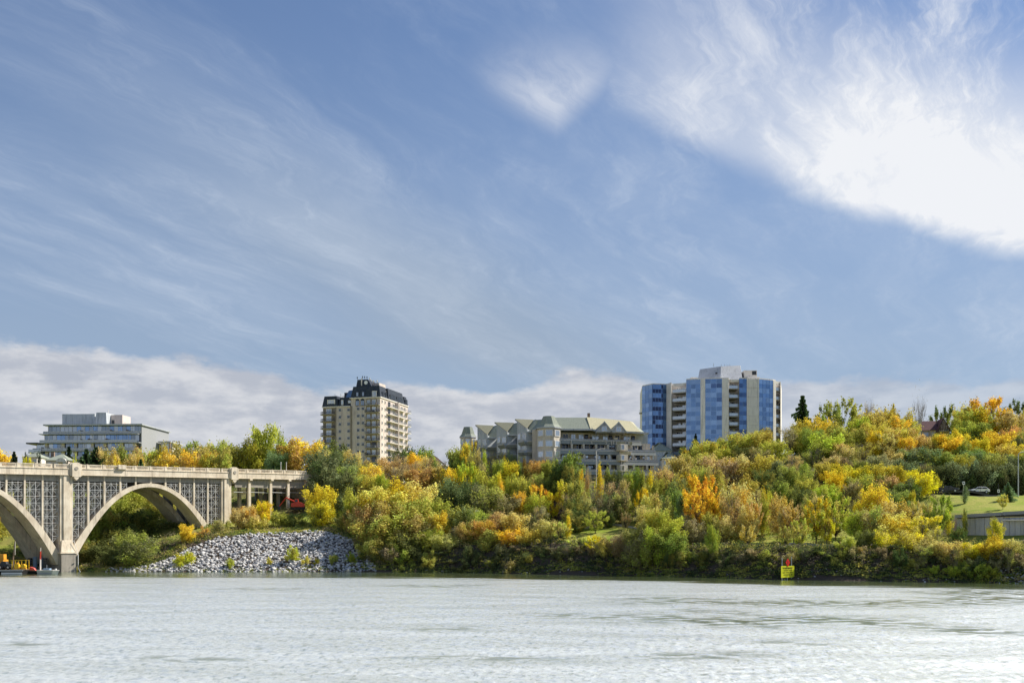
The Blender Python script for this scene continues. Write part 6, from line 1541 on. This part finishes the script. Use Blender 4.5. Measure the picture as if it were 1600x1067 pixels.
# tudor house on the ridge
P = W(1462, 672, 305); H = empty('tudor_house', (P.x, P.y, 0), R(-12), 'half timbered house with dark brown roof on the wooded ridge', 'house'); e = P.z; s = 305 / FPX
MB().box(-31 * s, 20 * s, 0, 9, 26, e).build('wall', 'stucco', H)
MB().add([(-32 * s, -.6, e), (4 * s, -.6, e), (4 * s, 9.6, e), (-32 * s, 9.6, e), (-20 * s, 4.5, e + 17 * s), (4 * s, 4.5, e + 17 * s)], [(0, 1, 5, 4), (2, 3, 4, 5), (3, 0, 4), (1, 2, 5), (0, 3, 2, 1)]).build('roof', 'shingle_brown', H)
MB().add([(2 * s, -1.6, e - .6), (21 * s, -1.6, e - .6), (9 * s, -1.6, e + 18 * s), (2 * s, 9, e - .6), (21 * s, 9, e - .6), (9 * s, 9, e + 18 * s)], [(0, 1, 2), (5, 4, 3), (0, 3, 4, 1)]).build('gable_wall', 'stucco', H)
MB().add([(21.5 * s, -2.1, e - .8), (9 * s, -2.1, e + 18.6 * s), (24 * s, 9.6, e + 18.6 * s), (36 * s, 9.6, e - .8)], [(3, 2, 1, 0)]).build('roof', 'shingle_brown_sunlit', H)
MB().add([(.2 * s, -2.1, e - .8), (9 * s, -2.1, e + 18.6 * s), (9 * s, 9.6, e + 18.6 * s), (.2 * s, 9.6, e - .8)], [(0, 1, 2, 3)]).build('roof', 'shingle_brown', H)
MB().side([(-.3 * s, e - 1.0), (9 * s, e + 18.8 * s), (21.9 * s, e - 1.0), (20.6 * s, e - 1.0), (9 * s, e + 16.6 * s), (1.2 * s, e - 1.0)], -2.14, -1.9).build('barge_board', 'timber_brown', H)
for k, (x, h) in enumerate(((4.6, 7), (7.2, 12), (9.8, 14), (12.4, 11), (15, 7), (17.6, 3))): piece('timber', 'timber_brown', H, (x * s, -1.68, e - .4), 0, (.22, .07, h * s))
piece('timber', 'timber_brown', H, (3 * s, -1.69, e + .1), 0, (16 * s, .07, .2))
MB().box(-27 * s, -22 * s, -1.2, .2, 30, e + 17 * s).build('chimney', 'brick_tan', H)
f = Fac(H, (9 * s, -1.6), (17 * s, -1.6)); window(f, .1, e - .5, 1.5, .0 + .55, 'glass_grey', 'white_panel'); f = Fac(H, (-18 * s, 0), (0, 0)); window(f, 0, e - 1.8, 1.5, 1.1); window(f, 2.4, e - 1.8, 1.5, 1.1)

# ------------------------------------------------------------------ concrete pavilion set into the slope at the right edge
P0, P1 = gp(1495, 204), gp(1568, 197.5); P2 = gp(1660, 191)
B = empty('concrete_pavilion', (P0[0], P0[1], 0), 0, 'grey concrete park pavilion with flat roof slab set into the grass slope', 'pavilion')
def rel(p): return (p[0] - P0[0], p[1] - P0[1])
for a, b, za, zb in ((P0, P1, 12.0, 12.4), (P1, P2, 12.45, 12.9)):
    f = Fac(B, rel(a), rel(b)); n = 5 if a == P0 else 10; w = f.L / n
    f.put('back_wall', 'concrete_shaded', .02, 5, f.L - .04, 7.0, -.3, .5)
    for k in range(n): f.put('wall_panel', 'grey_panel', k * w + .03, 6.2, w - .06, 5.65 + .05 * k, -.02, .22)
    f.put('dark_gap', 'dark_metal', 0, za - .35, f.L, .3, -.05, .2)
    r0, r1, nn = Vector(rel(a)), Vector(rel(b)), f.n
    q0, q1, q2, q3 = r0 + nn * 1.0, r1 + nn * 1.0, r1 - nn * 7, r0 - nn * 7
    MB().loft([(q.x, q.y, z) for q, z in ((q0, za - .05), (q1, zb - .05), (q2, zb - .05), (q3, za - .05))], [(q.x, q.y, z) for q, z in ((q0, za + .6), (q1, zb + .6), (q2, zb + .6), (q3, za + .6))]).build('roof_slab', 'wall_grey', B)
f.put('canopy_beam', 'white_panel', .2, 11.3, f.L - .3, .25, 1.2, 1.1)
piece('fire_box', 'sign_red', B, Fac(B, rel(P0), rel(P1)).at(6.3, .2, 7.2), 0, (.5, .3, .7))
bn = empty('low_wall', (*gp(1572, 191), 0), R(12), 'pale low concrete wall in front of the pavilion', 'wall'); gz0 = ground(*gp(1572, 191))
MB().box(0, 3.9, 0, .5, gz0 - .5, gz0 + .75).build('wall', 'concrete', bn, bevel=.04)

# ------------------------------------------------------------------ cars
def car(px, Y, body, label, rz, suv=True, flip=1):
    x, y = gp(px, Y); z = max(ground(x + i_, y + k_) for k_ in (-3.5, -1.5, 0, 1.5, 3.5) for i_ in (-2.5, 0, 2.5)) + .12
    c = empty('parked_car', (x, y, z), rz, label, 'car', 'cars parked on the road at the foot of the wood')
    Lh, h = 2.3, (1.62 if suv else 1.48)
    prof = [(-Lh, .42), (-Lh + .05, .95), (-1.25, 1.05), (-.55, h - .05), (.2, h), (1.45, h - .08), (2.05, 1.05), (Lh, .95), (Lh, .42)]
    prof = [(a * flip, b) for a, b in prof]
    if flip < 0: prof = prof[::-1]
    bd = MB().side(prof, -.9, .9).build('body', body, c, bevel=.09)
    gl = [(-1.12, 1.06), (-.52, h - .12), (1.36, h - .15), (1.86, 1.06)]; gl = [(a * flip, b) for a, b in gl]
    if flip < 0: gl = gl[::-1]
    for ya, yb in ((-.915, -.86), (.86, .915)): MB().side(gl, ya, yb).build('side_window', 'car_glass', bd)
    MB().box(.38 * flip - .04, .38 * flip + .04, -.93, -.916, 1.06, h - .12).build('door_pillar', body, bd)
    MB().box(-.02, .02, -.93, -.92, .5, 1.0).build('door_seam', 'dark_metal', bd)
    wsh = MB().add([(-1.2 * flip, -.75, 1.08), (-1.2 * flip, .75, 1.08), (-.60 * flip, .7, h - .03), (-.60 * flip, -.7, h - .03)], [(0, 1, 2, 3)]).build('windscreen', 'car_glass', bd)
    for sx in (-1.42, 1.42):
        for y in (-.82, .82):
            w = MB().cyl((sx, y, .36), .37, .26, 18, 'y').build('wheel', 'tyre_rubber', c); MB().cyl((sx, y - .12 if y < 0 else y + .12, .36), .22, .06, 10, 'y').build('rim', 'light_metal', w)
    for y in (-.7, .7): MB().box(-Lh * flip - .03, -Lh * flip + .09, y - .18, y + .18, .72, .90).build('headlight', 'white_paint', bd)
    for y in (-.7, .7): MB().box(Lh * flip - .07, Lh * flip + .03, y - .18, y + .18, .80, 1.0).build('tail_light', 'red_paint', bd)
    for y in (-1.02, .92): MB().box(-.95 * flip - .1, -.95 * flip + .1, y, y + .12, 1.02, 1.18).build('wing_mirror', 'dark_metal', bd)
    MB().box(-1.9, 1.9, -.91, -.901, .34, .46).build('sill', 'dark_metal', bd)
car(1529.5, 241.5, 'white_paint', 'white estate car parked on the road, right of the dark car', R(-3), True, 1)
plain('car_charcoal', (.05, .05, .06), .25, .4)
car(1481, 239.5, 'car_charcoal', 'dark car with silver bonnet half hidden behind the round lime tree', R(-10), False, -1)

# ------------------------------------------------------------------ lamps, sign posts, warning sign
def lamp(px, Y, top, label, arm=1.9, mat='light_metal', r=.10, base=None):
    x, y = gp(px, Y); g = ground(x, y) if base is None else base; zt = CAMZ + (HOR - top) * Y / FPX
    L_ = empty('street_lamp', (x, y, g - .2), 0, label, 'street lamp', 'street lamps on the far bank'); h = zt - g + .2
    MB().bar((0, 0, 0), (0, 0, h - .9), r, r * .7, 8).build('pole', mat, L_)
    m_ = MB(); pr = (0, 0, h - .9)
    for k in range(1, 7):
        t = k / 6 * math.pi / 2; q = (arm * (1 - math.cos(t)) , 0, h - .9 + .8 * math.sin(t)); m_.bar(pr, q, r * .6, r * .6, 6); pr = q
    m_.build('arm', mat, L_); MB().box(arm - .1, arm + .7, -.16, .16, h - .2, h - .04).build('lamp_head', 'white_panel', L_, bevel=.04)
lamp(931.5, 262, 700, 'pale curved arm street lamp in front of the terraced apartments', 1.7, 'white_panel', .11)
lamp(1591, 236, 705, 'tall steel street lamp standing on the grass slope at the right edge', 1.3, 'light_metal', .14)
for px, u, lb in ((431, 74.4, 'short pale lamp post on the bridge parapet, left of the rust tree'), (441.5, 76.2, 'short pale lamp post on the bridge parapet, in front of the rust tree')):
    q = local(u, .2); zz = ZT + SL * u
    L_ = empty('lamp_post', (q.x, q.y, zz), 0, lb, 'lamp post', 'lamp posts on the bridge'); MB().bar((0, 0, 0), (0, 0, 2.0), .10, .08, 6).build('post', 'white_panel', L_); MB().cyl((0, 0, 2.1), .14, .3, 8).build('lamp_head', 'white_panel', L_)
x, y = gp(747.5, 243); g_ = ground(x, y); zt = CAMZ + (HOR - 798) * 243 / FPX
L_ = empty('floodlight', (x, y, g_), 0, 'white box floodlight on a slim pole among the trees of the middle bank', 'floodlight'); h = zt - g_
MB().bar((0, 0, 0), (0, 0, h - .5), .08, .07, 6).build('pole', 'white_panel', L_); MB().side([(-.9, h - .5), (.1, h - .6), (.2, h + .05), (-.7, h + .2)], -.3, .3).build('lamp_box', 'white_panel', L_, bevel=.05)
MB().box(-.95, -.86, -.28, .28, h - .42, h + .1).build('lamp_lens', 'dark_metal', L_); MB().box(-.3, .5, -.08, .08, h - .75, h - .66).build('bracket', 'white_panel', L_)
for px, Y, top, bot, lb in ((1505.5, 232, 752, 772, 'white square sign on a grey post between the two parked cars'), (1560, 240.5, 755, 776, 'small white sign on a dark post right of the white car')):
    x, y = gp(px, Y); g_ = ground(x, y); zt = CAMZ + (HOR - top) * Y / FPX
    S_ = empty('road_sign', (x, y, g_ - .1), R(6), lb, 'road sign', 'road signs beside the parked cars'); h = zt - g_ + .1
    MB().bar((0, 0, 0), (0, 0, h - .1), .06, .06, 6).build('post', 'light_metal' if px < 1520 else 'dark_metal', S_)
    hz = h if px < 1520 else h * .55
    MB().box(-.30, .30, -.09, -.065, hz - .75, hz).build('sign_plate', 'white_paint', S_); MB().box(-.14, .14, -.10, -.091, hz - .55, hz - .2).build('symbol', 'dark_metal' , S_)
# river warning sign: yellow board, red diamond, three lines of small print under the heading
x, y = gp(1230.5, 187.6); P = W(1218, 902, 187.6); Q = W(1243, 883.6, 187.6)
S_ = empty('warning_sign', (x, y, 0), R(33), 'yellow warning board under a red diamond on posts at the water edge', 'warning sign')
wd = (Q.x - P.x) * 1.19; z0, z1 = P.z, Q.z
bd = MB().box(-wd / 2, wd / 2, -.06, 0, z0, z1).build('board', 'sign_yellow', S_)
for dx, zt in ((-wd * .39, z1 + 1.5), (wd * .33, z1 + 1.75)): MB().bar((dx, .08, -.8), (dx, .08, zt), .07, .07, 6).build('post', 'light_metal', S_)
MB().bar((0, .05, -.8), (0, .05, z0 + .1), .05, .05, 6).build('post', 'light_metal', S_)
cx, cz, rr2 = -.02, z1 + .62, .66
dm = MB().side([(cx - .6, cz), (cx, cz - .8), (cx + .6, cz), (cx, cz + .8)], -.12, -.07).build('diamond_board', 'sign_red', S_)
MB().side([(cx - .12, cz - .25), (cx + .05, cz - .25), (cx + .02, cz + .3), (cx - .06, cz + .3)], -.13, -.122).build('diamond_symbol', 'dark_metal', dm)
fc = bpy.data.curves.new('heading', 'FONT'); fc.body = 'WARNING!'; fc.size = .52; fc.align_x = 'CENTER'; fc.extrude = .004; fc.offset = .012
to = bpy.data.objects.new('heading', fc); COL.objects.link(to); bpy.context.view_layer.update()
tm = bpy.data.meshes.new_from_object(to.evaluated_get(bpy.context.evaluated_depsgraph_get())); bpy.data.objects.remove(to)
to = bpy.data.objects.new('heading', tm); COL.objects.link(to); to.parent = bd; to.location = (-.1, -.066, z1 - .62); to.rotation_euler = (R(90), 0, 0); tm.materials.clear(); tm.materials.append(MATS['black_paint'])
g = random.Random(1)
for k, (z, a, b) in enumerate(((z1 - .98, -1.3, 1.25), (z1 - 1.36, -1.4, 1.3), (z1 - 1.76, -1.15, 1.3))):
    m_ = MB(); u = a
    while u < b:
        w = g.uniform(.08, .15); m_.box(u, min(b, u + w), -.068, -.061, z, z + .17); u += w + (.04 if g.random() < .8 else .14)
    m_.build('small_print', 'black_paint', bd)
